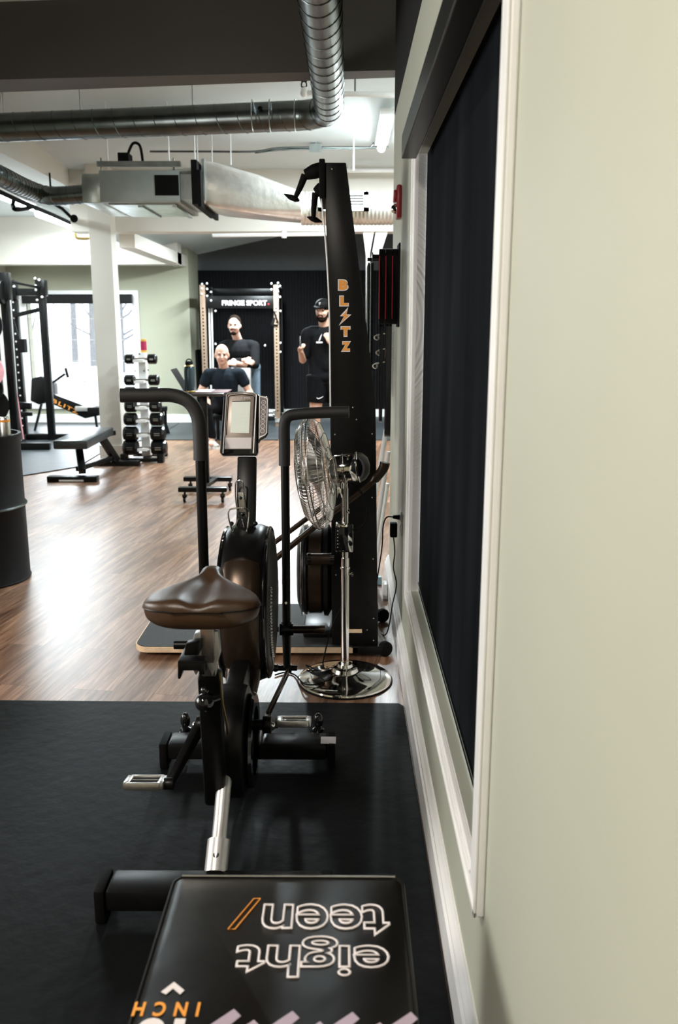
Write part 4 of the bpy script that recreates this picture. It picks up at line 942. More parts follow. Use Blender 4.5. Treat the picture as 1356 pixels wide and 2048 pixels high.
# ================================================================== LEFT: DRUM, CAN, BENCH, DUMBBELLS
dc = V(-2.205, 5.02, 0); dr = .275
drum = thing('steel_drum', tuple(dc), 'tall black steel drum standing at the left edge of the photo', 'drum')
MB().lathe([(0, 0), (dr, 0), (dr+.006, .01), (dr, .02), (dr, .44), (dr+.012, .46), (dr, .48), (dr, .855), (dr+.008, .87), (dr+.008, .885), (dr-.01, .885), (dr-.012, .865), (0, .865)], dc, V(0, 0, 1), 64).build('drum_body', 'bin', drum)
MB().lathe([(dr+.010, .453), (dr+.014, .46), (dr+.010, .467)], dc, V(0, 0, 1), 64).build('drum_hoop', 'galvdark', drum)
cp = Z(9, 859, .868); cp.z = .866
cp = V(dc.x+.13, dc.y-.02, .866); cp = V(A(9, 855, dc.y-.05).x, dc.y-.05, .866)
can = thing('drink_can', tuple(cp), 'silver drink can with orange top band standing on the black drum', 'can')
MB().lathe([(0, 0), (.024, 0), (.032, .008), (.033, .014), (.033, .108), (.027, .120), (.027, .124), (.025, .121), (0, .120)], cp, V(0, 0, 1), 32).build('can_body', 'alu', can)
MB().lathe([(.0335, .095), (.0336, .096), (.0336, .108), (.0335, .109)], cp, V(0, 0, 1), 32).build('can_top_band', 'orange', can)
# flat bench
bn = thing('weight_bench', (-2.85, 8.9, 0), 'black flat weight bench standing left of the white column', 'bench')
P1, P2 = A(150, 880, 8.35), A(205, 862, 9.35)
P1 = V(-2.72, 8.35, .43); P2 = V(-2.62, 9.45, .43)
MB().prism([Z(105, 881, .455), Z(174, 881, .455), Z(227, 854, .455), Z(165, 854, .455)], (0, 0, -.085)).build('pad', mat('grey_black_vinyl', (.035, .042, .045), .28, bump=.05, bscale=30), bn, bevel=.015)
MB().bar(V(-2.77, 8.45, .36), V(-2.53, 9.35, .36), .06, .05).bar(V(-2.74, 8.75, .35), V(-2.62, 8.45, .08), .07, .07).bar(V(-2.60, 9.1, .35), V(-2.50, 9.3, .06), .07, .07).bar(V(-2.68, 8.5, .10), V(-2.52, 9.3, .10), .05, .05).build('frame', 'black', bn, bevel=.004)
MB().bb(-2.93, -2.44, 8.30, 8.40, .0, .055).build('front_foot', 'black', bn, bevel=.004)
MB().bb(-2.76, -2.26, 9.28, 9.38, .0, .055).build('rear_foot', 'black', bn, bevel=.004)
MB().bb(-2.81, -2.57, 8.297, 8.299, .008, .025).build('foot_strip', 'white', bn, smooth=False)
# dumbbell tree
DX, DYY = A(288, 800, 9.75).x, 9.75
dt = thing('dumbbell_tree', (DX, DYY, 0), 'white vertical dumbbell tree standing right of the white column', 'dumbbell rack')
rows = [(718, 9.5, 12), (760, 11, 13), (785, 12, 14), (812, 12, 15), (838, 13.5, 16), (867, 15, 18), (895, 16, 19)]
zt_ = A(288, 705, DYY).z
MB().prism([V(DX-.05, DYY-.02, .05), V(DX+.05, DYY-.02, .05), V(DX+.04, DYY-.02, zt_), V(DX-.04, DYY-.02, zt_)], (0, .10, 0)).build('spine', 'white', dt, smooth=False, bevel=.004)
for py, hw, hh in rows:
    z = A(288, py, DYY-.15).z-.035
    MB().bb(DX-.055, DX+.055, DYY-.2, DYY-.02, z, z+.008).bb(DX-.055, DX+.055, DYY-.205, DYY-.195, z, z+.03).build('cradle', 'white', dt, smooth=False)
g = MB(); 
for px, py in ((270, 742), (288, 742), (296, 740), (279, 708)): MB().sph(A(px, py, DYY-.03), .008, 8).build('bolt', 'blackmatte', dt)
g.bm.free()
MB().bar(V(DX-.2, DYY-.2, .03), V(DX+.2, DYY-.2, .03), .05, .04).bar(V(DX-.2, DYY+.2, .03), V(DX+.2, DYY+.2, .03), .05, .04).bar(V(DX, DYY-.2, .03), V(DX, DYY+.2, .03), .05, .04).bb(DX+.17, DX+.24, DYY-.25, DYY-.15, .0, .10).bb(DX-.24, DX-.17, DYY-.25, DYY-.15, 0, .10).build('base_frame', 'black', dt, bevel=.004)
proto = None
names_ = ['top', 'second from the top', 'third from the top', 'fourth from the top', 'fifth from the top', 'second lowest', 'lowest']
for i, (py, hw, hh) in enumerate(rows):
    r = hh*.0046; hl = hw*.0105; ct = V(DX+.02, DYY-.14, A(288, py, DYY-.12).z)
    t = thing('dumbbell', (ct.x, ct.y, ct.z-r), 'black dumbbell on the %s tier of the white dumbbell tree' % names_[i], 'dumbbell', 'dumbbells on the white tree')
    for s_ in (-1, 1):
        a = ct+V(s_*.075, 0, 0); MB().lathe([(0, 0), (r*.8, 0), (r, hl*.12), (r, hl*.85), (r*.8, hl), (0, hl)], a, V(s_, 0, 0), 8).build('weight_head', 'black', t, smooth=False, bevel=.004)
        MB().box(a+V(s_*hl*.5, -r*.93, .0), (hl*.4, .006, r*.35)).build('weight_mark', 'galv', t, smooth=False)
    MB().cyl(ct-V(.075, 0, 0), ct+V(.075, 0, 0), .016, n=16).build('grip', 'chrome', t)
cc2 = A(286, 697, DYY); c2 = V(A(286, 697, DYY).x, DYY+.03, zt_)
rc_ = thing('spray_can', tuple(c2), 'red can with yellow ends standing on top of the dumbbell tree', 'can')
MB().lathe([(0, 0), (.032, 0), (.034, .02), (.034, .13), (.03, .145), (0, .145)], c2, V(0, 0, 1), 24).build('can_body', mat('crimson_label', (.45, .02, .09), .4), rc_)
yc_ = mat('yellow_cap', (.75, .45, .08), .4)
MB().lathe([(.0345, .0), (.035, .003), (.035, .022), (.0345, .024)], c2, V(0, 0, 1), 24).build('bottom_band', yc_, rc_)
MB().lathe([(.0345, .122), (.035, .124), (.031, .146), (0, .147)], c2, V(0, 0, 1), 24).build('cap', yc_, rc_)

# power rack at the left
def upright(mb, x, y, h, w_=.075): mb.bb(x-w_/2, x+w_/2, y-w_/2, y+w_/2, .0, h)
def holes(parent, x, y, z0, z1, step, m='white', r=.011, w_=.075):
    g = MB(); z = z0
    while z < z1: g.lathe([(0, .002), (r, .002), (r, 0)], V(x, y-w_/2, z), V(0, -1, 0), 8); z += step
    g.build('bolt_row', m, parent)
pw = thing('power_rack', (-4.0, 10.4, 0), 'black power rack with bolted uprights in front of the back window at the left', 'power rack')
RY = 10.5
xA_, xB_, xC_ = A(18, 700, RY).x, A(92, 700, RY+.9).x, A(33, 700, RY+.9).x
hR = A(75, 560, RY+.9).z
for x, yy in ((xA_, RY), (xB_, RY+.9), (xC_, RY+.95), (xA_-1.0, RY)): g = MB(); upright(g, x, yy, hR if yy > RY else A(10, 545, RY).z, .085); g.build('upright', 'black', pw, bevel=.004)
MB().bar(V(xC_, RY+.92, hR-.15), V(xB_, RY+.9, hR-.15), .07, .09).bar(V(xA_, RY, hR-.05), V(xB_, RY+.9, hR-.10), .03, .03).bar(V(xC_, RY+.9, hR-.45), V(xB_, RY+.9, hR-.36), .05, .05).build('top_crossmember', 'black', pw, bevel=.004)
MB().bb(xB_-.06, xB_+.06, RY+.84, RY+.96, hR-.20, hR+.0).build('corner_plate', 'black', pw, bevel=.004)
MB().bb(xC_-.06, xC_+.06, RY+.86, RY+.98, hR-.24, hR-.05).build('corner_plate', 'black', pw, bevel=.004)
MB().bb(xA_-.07, xA_+.07, RY-.07, RY+.07, A(10, 600, RY).z, A(10, 545, RY).z).build('corner_plate', 'black', pw, bevel=.004)
MB().bar(V(xA_-.2, RY-.05, .05), V(A(105, 875, RY+.1).x, RY-.0, .05), .09, .09).bar(V(xC_-.1, RY+.9, .05), V(A(160, 857, 11.7).x, RY+.95, .05), .08, .08).bar(V(xA_, RY, .05), V(xC_, RY+.9, .05), .08, .08).build('base_beam', 'black', pw, bevel=.006)
MB().lathe([(0, -.03), (.13, -.03), (.14, 0), (.13, .03), (0, .03)], A(2, 585, RY-.1), V(1, 0, 0), 32).build('pulley_wheel', 'black', pw)
MB().cyl(A(20, 600, RY+.3), A(36, 835, RY+.3), .014, n=10).build('guide_rod', 'white', pw)
MB().cyl(V(A(26, 600, RY+.3).x+.0, RY+.28, .1), V(A(30, 835, RY+.3).x, RY+.28, 1.4), .011, n=10).build('guide_rod', 'pink', pw)
holes(pw, xC_, RY+.95, .2, hR-.2, .10, 'white', .012, .085); None
g = MB()
for px, py in ((70, 557), (78, 560), (71, 572), (72, 580), (74, 600), (84, 594), (12, 549), (28, 573), (18, 574), (20, 583)): MB().sph(A(px, py, RY+.82), .016, 10).build('bolt', 'white', pw)
g.bm.free()
MB().tube([A(26, 640, RY+.5), A(42, 691, RY+.5), A(28, 692, RY+.5)], .014, 8).bb(A(46, 680, RY+.5).x-.03, A(46, 680, RY+.5).x+.03, RY+.45, RY+.55, A(46, 705, RY+.5).z, A(46, 678, RY+.5).z).build('jhook_arm', 'black', pw)
MB().bar(A(36, 810, RY+.6), A(62, 812, RY+.6), .08, .08).bar(A(38, 828, RY+.6), A(64, 828, RY+.6), .05, .05).build('safety_bracket', 'black', pw, bevel=.004)
xp_ = A(-16, 700, RY-.1).x
MB().bb(xp_-.04, xp_+.04, RY-.02, RY+.06, 0, 1.95).bb(min(xp_, xA_), max(xp_, xA_), RY-.01, RY+.05, 1.87, 1.95).build('storage_post', 'black', pw, bevel=.004)
# weight plates on the rack side
for i, (py, r_, m_) in enumerate(((650, .20, 'black'), (740, .20, 'pink'), (775, .17, 'black'), (810, .22, 'black'))):
    c = A(-16, py, RY-.12); 
    o = MB().lathe([(0.025, -.02), (r_*.4, -.02), (r_*.5, -.010), (r_*.85, -.010), (r_*.9, -.02), (r_, -.018), (r_, .018), (.025, .02), (.025, -.02)], V(c.x, c.y-.22+.05*i, c.z), V(.2, -1, 0), 40).build('weight_plate', m_)
    tag(o, ['upper black weight plate hanging on the rack at the left edge', 'pink weight plate on the rack at the left edge', 'smaller black weight plate below the pink one on the rack', 'lowest black weight plate on the rack at the left edge'][i], 'weight plate', 'weight plates on the left rack')
# rowing machine in front of the window
ry = 12.35
rw = thing('rowing_machine', tuple(V(A(120, 800, ry).x, ry, 0)), 'black rowing machine with orange lettering on its rail below the back window', 'rowing machine')
MB().prism([A(62, 757, ry), A(82, 752, ry), A(104, 768, ry), A(107, 800, ry), A(78, 810, ry), A(60, 802, ry)], (0, .25, 0)).build('flywheel_housing', 'black', rw, bevel=.02)
MB().bar(A(96, 772, ry), A(130, 748, ry), .03, .03).build('monitor_arm', 'black', rw)
MB().cyl(A(131, 736, ry), A(136, 755, ry), .02, n=10).build('handle', 'black', rw)
MB().prism([A(100, 790, ry-.02), A(105, 788, ry-.02), A(185, 818, ry-.02), A(205, 822, ry-.02), A(203, 830, ry-.02), A(170, 837, ry-.02), A(100, 806, ry-.02)], (0, .12, 0)).build('rail', 'black', rw, bevel=.006)
MB().bb(A(152, 812, ry).x, A(188, 815, ry).x, ry-.06, ry+.12, A(170, 822, ry).z, A(170, 812, ry).z).build('seat', 'foil', rw, bevel=.01)
MB().bb(A(178, 812, ry).x, A(208, 815, ry).x, ry-.1, ry+.16, A(190, 829, ry).z, A(190, 814, ry).z).build('seat_pad', 'blackmatte', rw, bevel=.01)
MB().bar(A(83, 808, ry+.1), V(A(68, 842, ry+.1).x, ry+.1, .0), .03, .03).bar(A(190, 825, ry+.05), V(A(192, 842, ry).x, ry+.05, 0), .03, .03).build('support_leg', 'black', rw)
dirn = (A(155, 824, ry-.03)-A(105, 800, ry-.03)).normalized(); upd = V(0, -1, 0).cross(dirn) * -1
text_mesh('rail_lettering', 'BLITZ', 'orange', rw, A(104, 804, ry-.024), dirn, V(-dirn.z, 0, dirn.x), .055, .40, offset=.03, space=1.3)
# small dark stand behind dumbbells
tag(MB().bar(A(320, 818, 12.0), A(332, 818, 12.0), .2, .06).bar(A(331, 815, 12.0), V(A(331, 845, 12).x, 12, 0), .03, .03).bar(A(322, 820, 12), V(A(334, 848, 12).x, 12.1, .0), .03, .03).build('folding_stool', 'blackmatte'), 'small black stool behind the dumbbell tree', 'stool')
# tall black speaker / cabinet in the corner right of the green wall
tag(MB().bb(-2.39, A(392, 700, 13.9).x, 13.95, 14.35, 0, A(380, 700, 13.9).z).build('black_cabinet', 'blackmatte', bevel=.01), 'tall black cabinet in the corner between green and black walls', 'cabinet')

# ================================================================== BACK RACK WITH SIGN
RK = 13.0
xL_, xR_ = A(409, 700, RK).x, A(554, 700, RK).x
hk = A(410, 570, RK).z
rk = thing('squat_rack', ((xL_+xR_)/2, RK, 0), 'squat rack with pale perforated uprights and a lettered crossbar against the black wall', 'power rack')
for x in (xL_, xR_):
    for yy in (RK, RK+.75):
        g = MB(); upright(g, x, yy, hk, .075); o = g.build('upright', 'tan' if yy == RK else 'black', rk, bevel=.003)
        if yy == RK: holes(o, x, yy, .25, hk-.3, .05, 'blackmatte', .012)
MB().bar(V(xL_, RK, hk-.06), V(xL_, RK+.75, hk-.06), .07, .08).bar(V(xR_, RK, hk-.06), V(xR_, RK+.75, hk-.06), .07, .08).bar(V(xL_, RK+.75, hk-.06), V(xR_, RK+.75, hk-.06), .07, .08).build('top_crossmember', 'black', rk, bevel=.003)
MB().bar(V(xL_, RK, .04), V(xL_, RK+.9, .04), .08, .08).bar(V(xR_, RK, .04), V(xR_, RK+.9, .04), .08, .08).bar(V(xL_, RK+.8, .04), V(xR_, RK+.8, .04), .08, .08).build('base_beam', 'black', rk, bevel=.003)
z0_, z1_ = A(490, 617, RK).z, A(490, 592, RK).z
pl_ = MB().bb(xL_, xR_, RK-.01, RK+.02, z0_, z1_).build('sign_crossbar', 'black', rk, bevel=.003)
text_mesh('sign_lettering', 'FRINGE SPORT', 'whitetext', pl_, A(444, 611, RK-.014), V(1, 0, 0), V(0, 0, 1), .075, A(534, 600, RK).x-A(444, 600, RK).x, offset=.03)
MB().lathe([(0, .002), (.014, .002), (.014, 0)], A(537, 608, RK-.014), V(0, -1, 0), 12).build('sign_dot', 'red', pl_)
g = MB(); random.seed(5)
for bx, pys in ((404, (568, 577, 588)), (414, (567, 578, 592)), (422, (584, 601)), (543, (567, 579)), (556, (566, 574, 583)), (550, (590,)), (560, (572, 594)), (561, (686, 704, 622)), (530, (691,)), (431, (622, 688))):
    for py in pys: MB().sph(A(bx, py, RK-.05), .016, 10).build('bolt', 'white', rk)
g.bm.free()
for px in (418, 423): MB().cyl(A(px, 610, RK+.1), V(A(px+4, 780, RK+.1).x, RK+.1, .5), .012, n=8).build('guide_rod', 'white', rk)
MB().bar(A(548, 635, RK-.06), A(544, 650, RK-.06), .03, .03).bar(A(543, 650, RK-.06), A(556, 650, RK-.06), .02, .02).bar(A(548, 622, RK-.06), A(556, 645, RK-.06), .02, .02).build('jhook', 'blackmatte', rk)
MB().bb(xR_-.04, xR_+.04, RK-.05, RK+.05, .08, .13).build('foot_plate', 'silver', rk)
g = MB()
for px, py in ((420, 828), (426, 825), (430, 830), (424, 833), (548, 830), (552, 836), (549, 822)): MB().sph(A(px, py, RK-.05), .022, 8).build('plate_pin', 'chrome', rk)
g.bm.free()
# barbell in the rack low
bb_ = thing('barbell', (A(490, 823, RK).x, RK+.2, .5), 'barbell lying low in the back squat rack behind the men', 'barbell')
zbar = A(490, 826, RK+.2).z
MB().cyl(V(xL_-.3, RK+.2, zbar), V(xR_+.3, RK+.2, zbar), .014).build('bar', 'chrome', bb_)

# ================================================================== LAPTOP DESK
ld = thing('laptop_cart', (-1.22, 7.6, 0), 'black rolling laptop cart with two base bars on casters in front of the seated man', 'cart')
def caster(x, y):
    o = MB().cyl(V(x-.012, y, .03), V(x+.012, y, .03), .03, n=20).bb(x-.02, x+.02, y-.018, y+.018, .045, .07).cyl(V(x, y, .06), V(x, y, .10), .01, n=10).build('caster', 'gloss', ld)
xa1, xa2 = Z(347, 990, .11).x, Z(447, 990, .11).x
MB().bb(xa1, xa2, 7.30, 7.38, .095, .135).build('base_bar', 'black', ld, bevel=.004)
xb1, xb2 = A(368, 967, 7.85).x, A(464, 967, 7.85).x
MB().bb(xb1, xb2, 7.82, 7.90, .095, .135).build('base_bar', 'black', ld, bevel=.004)
for x in (xa1+.05, xa2-.04): caster(x, 7.34)
for x in (xb1+.06, xb2-.02): caster(x, 7.86)
xc = A(408, 900, 7.6).x
MB().bar(V(xc, 7.34, .115), V(xc+.06, 7.86, .115), .05, .03).build('base_link', 'black', ld)
MB().bar(V(xc+.01, 7.6, .11), V(xc+.01, 7.6, .92), .06, .05).build('column', 'black', ld, bevel=.004)
tz = A(420, 786, 7.45).z
MB().bb(A(352, 790, 7.4).x, A(447, 790, 7.4).x, 7.38, 7.86, tz-.025, tz).build('table_top', mat('dark_brown_top', (.03, .022, .017), .4), ld, bevel=.004)
lp = thing('laptop', (A(352, 780, 7.6).x, 7.6, tz), 'open grey laptop on the left of the rolling cart', 'laptop')
p = [A(366, 784, 7.45), A(371, 776, 7.5), A(355, 742, 7.5), A(341, 745, 7.45)]
x0 = A(372, 784, 7.5).x; 
MB().prism([V(x0-.005, 7.46, tz+.012), V(x0-.115, 7.46, tz+.20), V(x0-.119, 7.46, tz+.198), V(x0-.010, 7.46, tz+.010)], (0, .26, 0)).build('screen_lid', 'galvdark', lp, smooth=False)
MB().bb(x0-.16, x0, 7.44, 7.74, tz, tz+.012).build('keyboard_base', 'silver', lp, smooth=False, bevel=.002)
bt = V(A(380, 780, 7.5).x, 7.5, tz)
bo = thing('water_bottle', tuple(bt), 'large dark blue water bottle on the rolling cart beside the laptop', 'bottle')
MB().lathe([(0, 0), (.042, 0), (.045, .008), (.046, .20), (.040, .225), (.030, .235), (0, .235)], bt, V(0, 0, 1), 32).build('bottle_body', 'bluebottle', bo)
MB().lathe([(.046, .005), (.048, .007), (.048, .016), (.046, .018)], bt, V(0, 0, 1), 32).lathe([(.041, .223), (.044, .226), (.036, .236), (.030, .236)], bt, V(0, 0, 1), 32).build('steel_bands', 'brass', bo)
MB().lathe([(.032, .235), (.033, .26), (.028, .268), (0, .268)], bt, V(0, 0, 1), 28).tube(arc(bt+V(0, 0, .262), .024, 0, math.pi, 10, V(1, 0, 0), V(0, 0, 1)), .005, 8).build('bottle_cap', 'blackmatte', bo)
cb_ = thing('clipboard', (A(415, 783, 7.6).x, 7.6, tz), 'dark clipboard with white paper lying on the rolling cart', 'clipboard')
MB().bb(A(395, 785, 7.6).x, A(458, 785, 7.6).x, 7.46, 7.80, tz, tz+.005).build('board', mat('maroon_board', (.12, .03, .03), .5), cb_, smooth=False)
MB().bb(A(390, 785, 7.6).x+.02, A(424, 785, 7.6).x, 7.48, 7.76, tz+.005, tz+.009).build('paper', 'whitetext', cb_, smooth=False)

# ================================================================== PEOPLE
def head_parts(g, c, yaw=0, pitch=0, s=1.0):
    """head centre c (middle of skull). face looks along -y rotated by yaw"""
    E = Euler((pitch, 0, yaw)).to_matrix()
    def P(x, y, z): return c+E @ (V(x, y, z)*s)
    e = E.to_euler()
    g.sph(P(0, .012, .028), (.076*s, .095*s, .092*s), 24, e)
    g.sph(P(0, -.018, -.030), (.064*s, .072*s, .078*s), 20, e)
    g.sph(P(0, -.040, -.078), (.040*s, .040*s, .030*s), 16, e)      # jaw / chin
    g.limb(P(0, -.088, .010), P(0, -.108, -.024), .010*s, .015*s)     # nose
    for q in (-1, 1):
        g.sph(P(q*.077, .006, -.008), (.010*s, .020*s, .032*s), 12, e)   # ear
        g.sph(P(q*.036, -.068, -.028), (.022*s, .02*s, .02*s), 10, e)    # cheek
        g.sph(P(q*.028, -.080, .026), (.022*s, .012*s, .008*s), 10, e)   # brow
    g.sph(P(0, -.085, -.052), (.024*s, .012*s, .009*s), 12, e)
    return P, e
def face_parts(parent, P, e, s=1.0, beard=None, hair=None, cap=False):
    g = MB()
    for q in (-1, 1): g.sph(P(q*.030, -.084, .006), (.011*s, .006*s, .005*s), 10, e)
    g.build('eyes', 'blackmatte', parent)
    g = MB()
    for q in (-1, 1): g.sph(P(q*.031, -.089, .026), (.018*s, .006*s, .0035*s), 10, e)
    g.build('eyebrows', 'hair', parent)
    MB().sph(P(0, -.096, -.052), (.019*s, .006*s, .005*s), 10, e).build('lips', mat('lips', (.42, .14, .12), .5), parent)
    if beard:
        short = beard == 'short'; k_ = .72 if short else 1
        g = MB().sph(P(0, -.058 if short else -.045, -.094 if short else -.088), (.052*s*k_, .050*s*k_, .036*s*k_), 18, e)
        if not short:
            for q in (-1, 1): g.limb(P(q*.064, -.01, -.022), P(q*.046, -.05, -.080), .014*s, .020*s)
        g.tube([P(-.030, -.088, -.062), P(-.024, -.096, -.042), P(0, -.100, -.037), P(.024, -.096, -.042), P(.030, -.088, -.062)], .0075*s, 8)
        g.build('beard', 'hair', parent, remesh=.006)
    if hair:
        g = MB().sph(P(0, .024, .046), (.080*s, .094*s, .086*s), 24, e)
        for q in (-1, 1): g.limb(P(q*.070, .01, .03), P(q*.072, -.005, .0), .018*s, .008*s)
        g.build('hair', 'hair', parent, remesh=.006)
    if cap:
        cp_ = MB().sph(P(0, .010, .050), (.088*s, .103*s, .080*s), 28, e).build('baseball_cap', 'blackmatte', parent, remesh=.007)
        ls = []
        for z_ in (.052, .058):
            ls.append([P(.074*math.cos(a), -.06-.095*math.sin(a), z_-.012*math.sin(a)) for a in [math.pi*i/14 for i in range(15)]])
        MB().loft(ls).build('cap_brim', 'blackmatte', cp_)
        MB().tube([P(.012, -.094, .092), P(-.008, -.098, .088), P(.008, -.100, .078), P(-.006, -.100, .068)], .004, 6).build('cap_emblem', 'whitetext', cp_)
def hand(g, w_, d, up, s=1.0, thumb=1, curl=.6):
    """hand at wrist w_, pointing along d, palm normal up"""
    d = d.normalized(); up = (up-d*up.dot(d)).normalized(); sd = d.cross(up)
    g.loft([[w_+sd*a*.028*s+up*b*.013*s for a, b in ((-1, -1), (1, -1), (1, 1), (-1, 1))], [w_+d*.05*s+sd*a*.040*s+up*b*.015*s for a, b in ((-1, -1), (1, -1), (1, 1), (-1, 1))], [w_+d*.088*s+sd*a*.040*s+up*b*.012*s for a, b in ((-1, -1), (1, -1), (1, 1), (-1, 1))]])
    for i, ln in enumerate((.068, .078, .072, .056)):
        b = w_+d*.086*s+sd*(-.030+.020*i)*s; m_ = b+(d*math.cos(curl*.5)-up*math.sin(curl*.5))*ln*.5*s; t = m_+(d*math.cos(curl*1.5)-up*math.sin(curl*1.5))*ln*.5*s
        g.limb(b, m_, .0095*s, .009*s); g.limb(m_, t, .009*s, .0075*s)
    b = w_+d*.03*s+sd*thumb*-.032*s; m_ = b+(d*.7+sd*thumb*-.7).normalized()*.035*s; t = m_+(d*.9-up*.4).normalized()*.03*s
    g.limb(b, m_, .012*s, .0105*s); g.limb(m_, t, .0105*s, .009*s)

def shoe(parent, ankle, d, s=1.0):
    d = Vector((d[0], d[1], 0)).normalized(); sd = V(-d.y, d.x, 0); a = V(ankle.x, ankle.y, 0)
    ls = []
    for t, w_, h in ((-.07, .028, .075), (-.03, .036, .10), (.03, .038, .085), (.09, .044, .06), (.15, .042, .045), (.185, .025, .035)):
        ls.append([a+d*t+sd*w_*math.cos(q)+V(0, 0, .018+h*max(0, math.sin(q))) for q in [math.pi*i/8 for i in range(9)]])
    o = MB().loft(ls).build('shoe', 'shoe', parent)
    MB().loft([[a+d*t+sd*w_*k_+V(0, 0, z) for k_, z in ((-1, 0), (1, 0), (1, .024), (-1, .024))] for t, w_ in ((-.078, .03), (-.03, .040), (.03, .040), (.09, .048), (.15, .046), (.195, .022))]).build('sole', 'sole', o)

# ---- standing man with cap
def man_cap():
    base = V(A(652, 800, 9.7).x, 9.7, 0)
    p = thing('person', tuple(base), 'standing man in black cap, t-shirt and shorts half hidden by the tower', 'person')
    o = base; g = MB(); hz = 1.70
    hc = o+V(-.03, -.06, 1.665); P, e = head_parts(g, hc, R(-18), R(6))
    g.limb(o+V(-.01, 0, 1.46), hc+V(0, .01, -.06), .060, .058)
    g.limb(o+V(0, .01, 1.30), o+V(0, .01, 1.05), .15, .14); g.limb(o+V(-.12, 0, 1.42), o+V(.12, 0, 1.42), .07, .07)
    g.limb(o+V(-.08, 0, .95), o+V(.08, 0, .95), .12, .12)
    for s_ in (-1, 1):
        hip, kn_, an = o+V(s_*.10, 0, .90), o+V(s_*.12, -.02, .49), o+V(s_*.13, .02, .09)
        g.limb(hip, kn_, .095, .060); g.limb(kn_, kn_+(an-kn_)*.35+V(0, .02, 0), .056, .060); g.limb(kn_+(an-kn_)*.35+V(0, .02, 0), an, .060, .038)
        g.limb(an, an+V(-.02, -.12, -.05), .035, .03)
    # arm on the left (viewer): elbow bent, forearm forward with phone
    sh, el, wr = o+V(-.20, .0, 1.41), o+V(-.26, .05, 1.13), o+V(-.27, -.17, 1.23)
    g.limb(sh, el, .052, .042); g.limb(el, wr, .042, .028); hand(g, wr, V(.0, -.7, .5), V(-.4, -.3, .6), 1, 1, .9)
    sh2, el2, wr2 = o+V(.20, .0, 1.41), o+V(.25, -.02, 1.15), o+V(.08, -.20, 1.30)
    g.limb(sh2, el2, .052, .042); g.limb(el2, wr2, .042, .028); hand(g, wr2, V(-.4, -.3, .7), V(0, -1, .2), 1, -1, .7)
    g.build('body', 'skin', p, remesh=.0075)
    face_parts(p, P, e, beard=True, cap=True)
    t = MB().limb(o+V(0, .012, 1.34), o+V(0, .01, 1.10), .175, .165).limb(o+V(-.15, 0, 1.42), o+V(.15, 0, 1.42), .085, .085).limb(o+V(-.06, .01, 1.1), o+V(-.06, .01, .93), .135, .14).limb(o+V(.06, .01, 1.1), o+V(.06, .01, .93), .135, .14)
    t.limb(sh, sh+(el-sh)*.75, .075, .068).limb(sh2, sh2+(el2-sh2)*.75, .075, .068)
    ts = t.build('tshirt', 'tee', p, remesh=.012)
    MB().prism([o+V(-.10, -.172, 1.335), o+V(-.03, -.180, 1.335), o+V(-.03, -.180, 1.318), o+V(-.10, -.172, 1.318)], (0, -.006, 0)).prism([o+V(-.075, -.176, 1.345), o+V(-.060, -.177, 1.345), o+V(-.035, -.180, 1.42), o+V(-.05, -.178, 1.40)], (0, -.006, 0)).build('shirt_logo', 'whitetext', ts, smooth=False)
    sh_ = MB()
    for s_ in (-1, 1): sh_.cyl(o+V(s_*.09, .0, .96), o+V(s_*.115, -.01, .66), .135, .105, 24)
    shx = sh_.sph(o+V(0, .0, .95), (.2, .14, .1)).build('shorts', 'tights', p, remesh=.012)
    MB().tube(smooth_path([o+V(-.10, -.128, .725), o+V(-.085, -.13, .712), o+V(-.055, -.131, .722), o+V(-.025, -.131, .740)], 4), [.003, .0035, .004, .0045, .005, .0055, .006, .006, .005, .004, .003, .002, .001], 6).build('swoosh_mark', 'whitetext', shx)
    for s_ in (-1, 1):
        an = o+V(s_*.13, .02, .09)
        sk = MB().cyl(an+V(-.001*s_, 0, .20), an, .052, .043, 20).build('sock', 'blackmatte', p)
        MB().cyl(an+V(-.001*s_, 0, .212), an+V(-.001*s_, 0, .195), .055, .055, 20).build('sock_band', 'sole', sk)
        shoe(p, an, V(s_*.2, -1, 0))
    ph = wr+V(.0, -.08, .10)
    ph_ = tag(MB().box(ph, (.012, .04, .13), Euler((R(-20), 0, R(15)))).build('phone', 'gloss', bevel=.004), 'dark phone held upright in the hand of the man in the cap', 'phone')
man_cap()
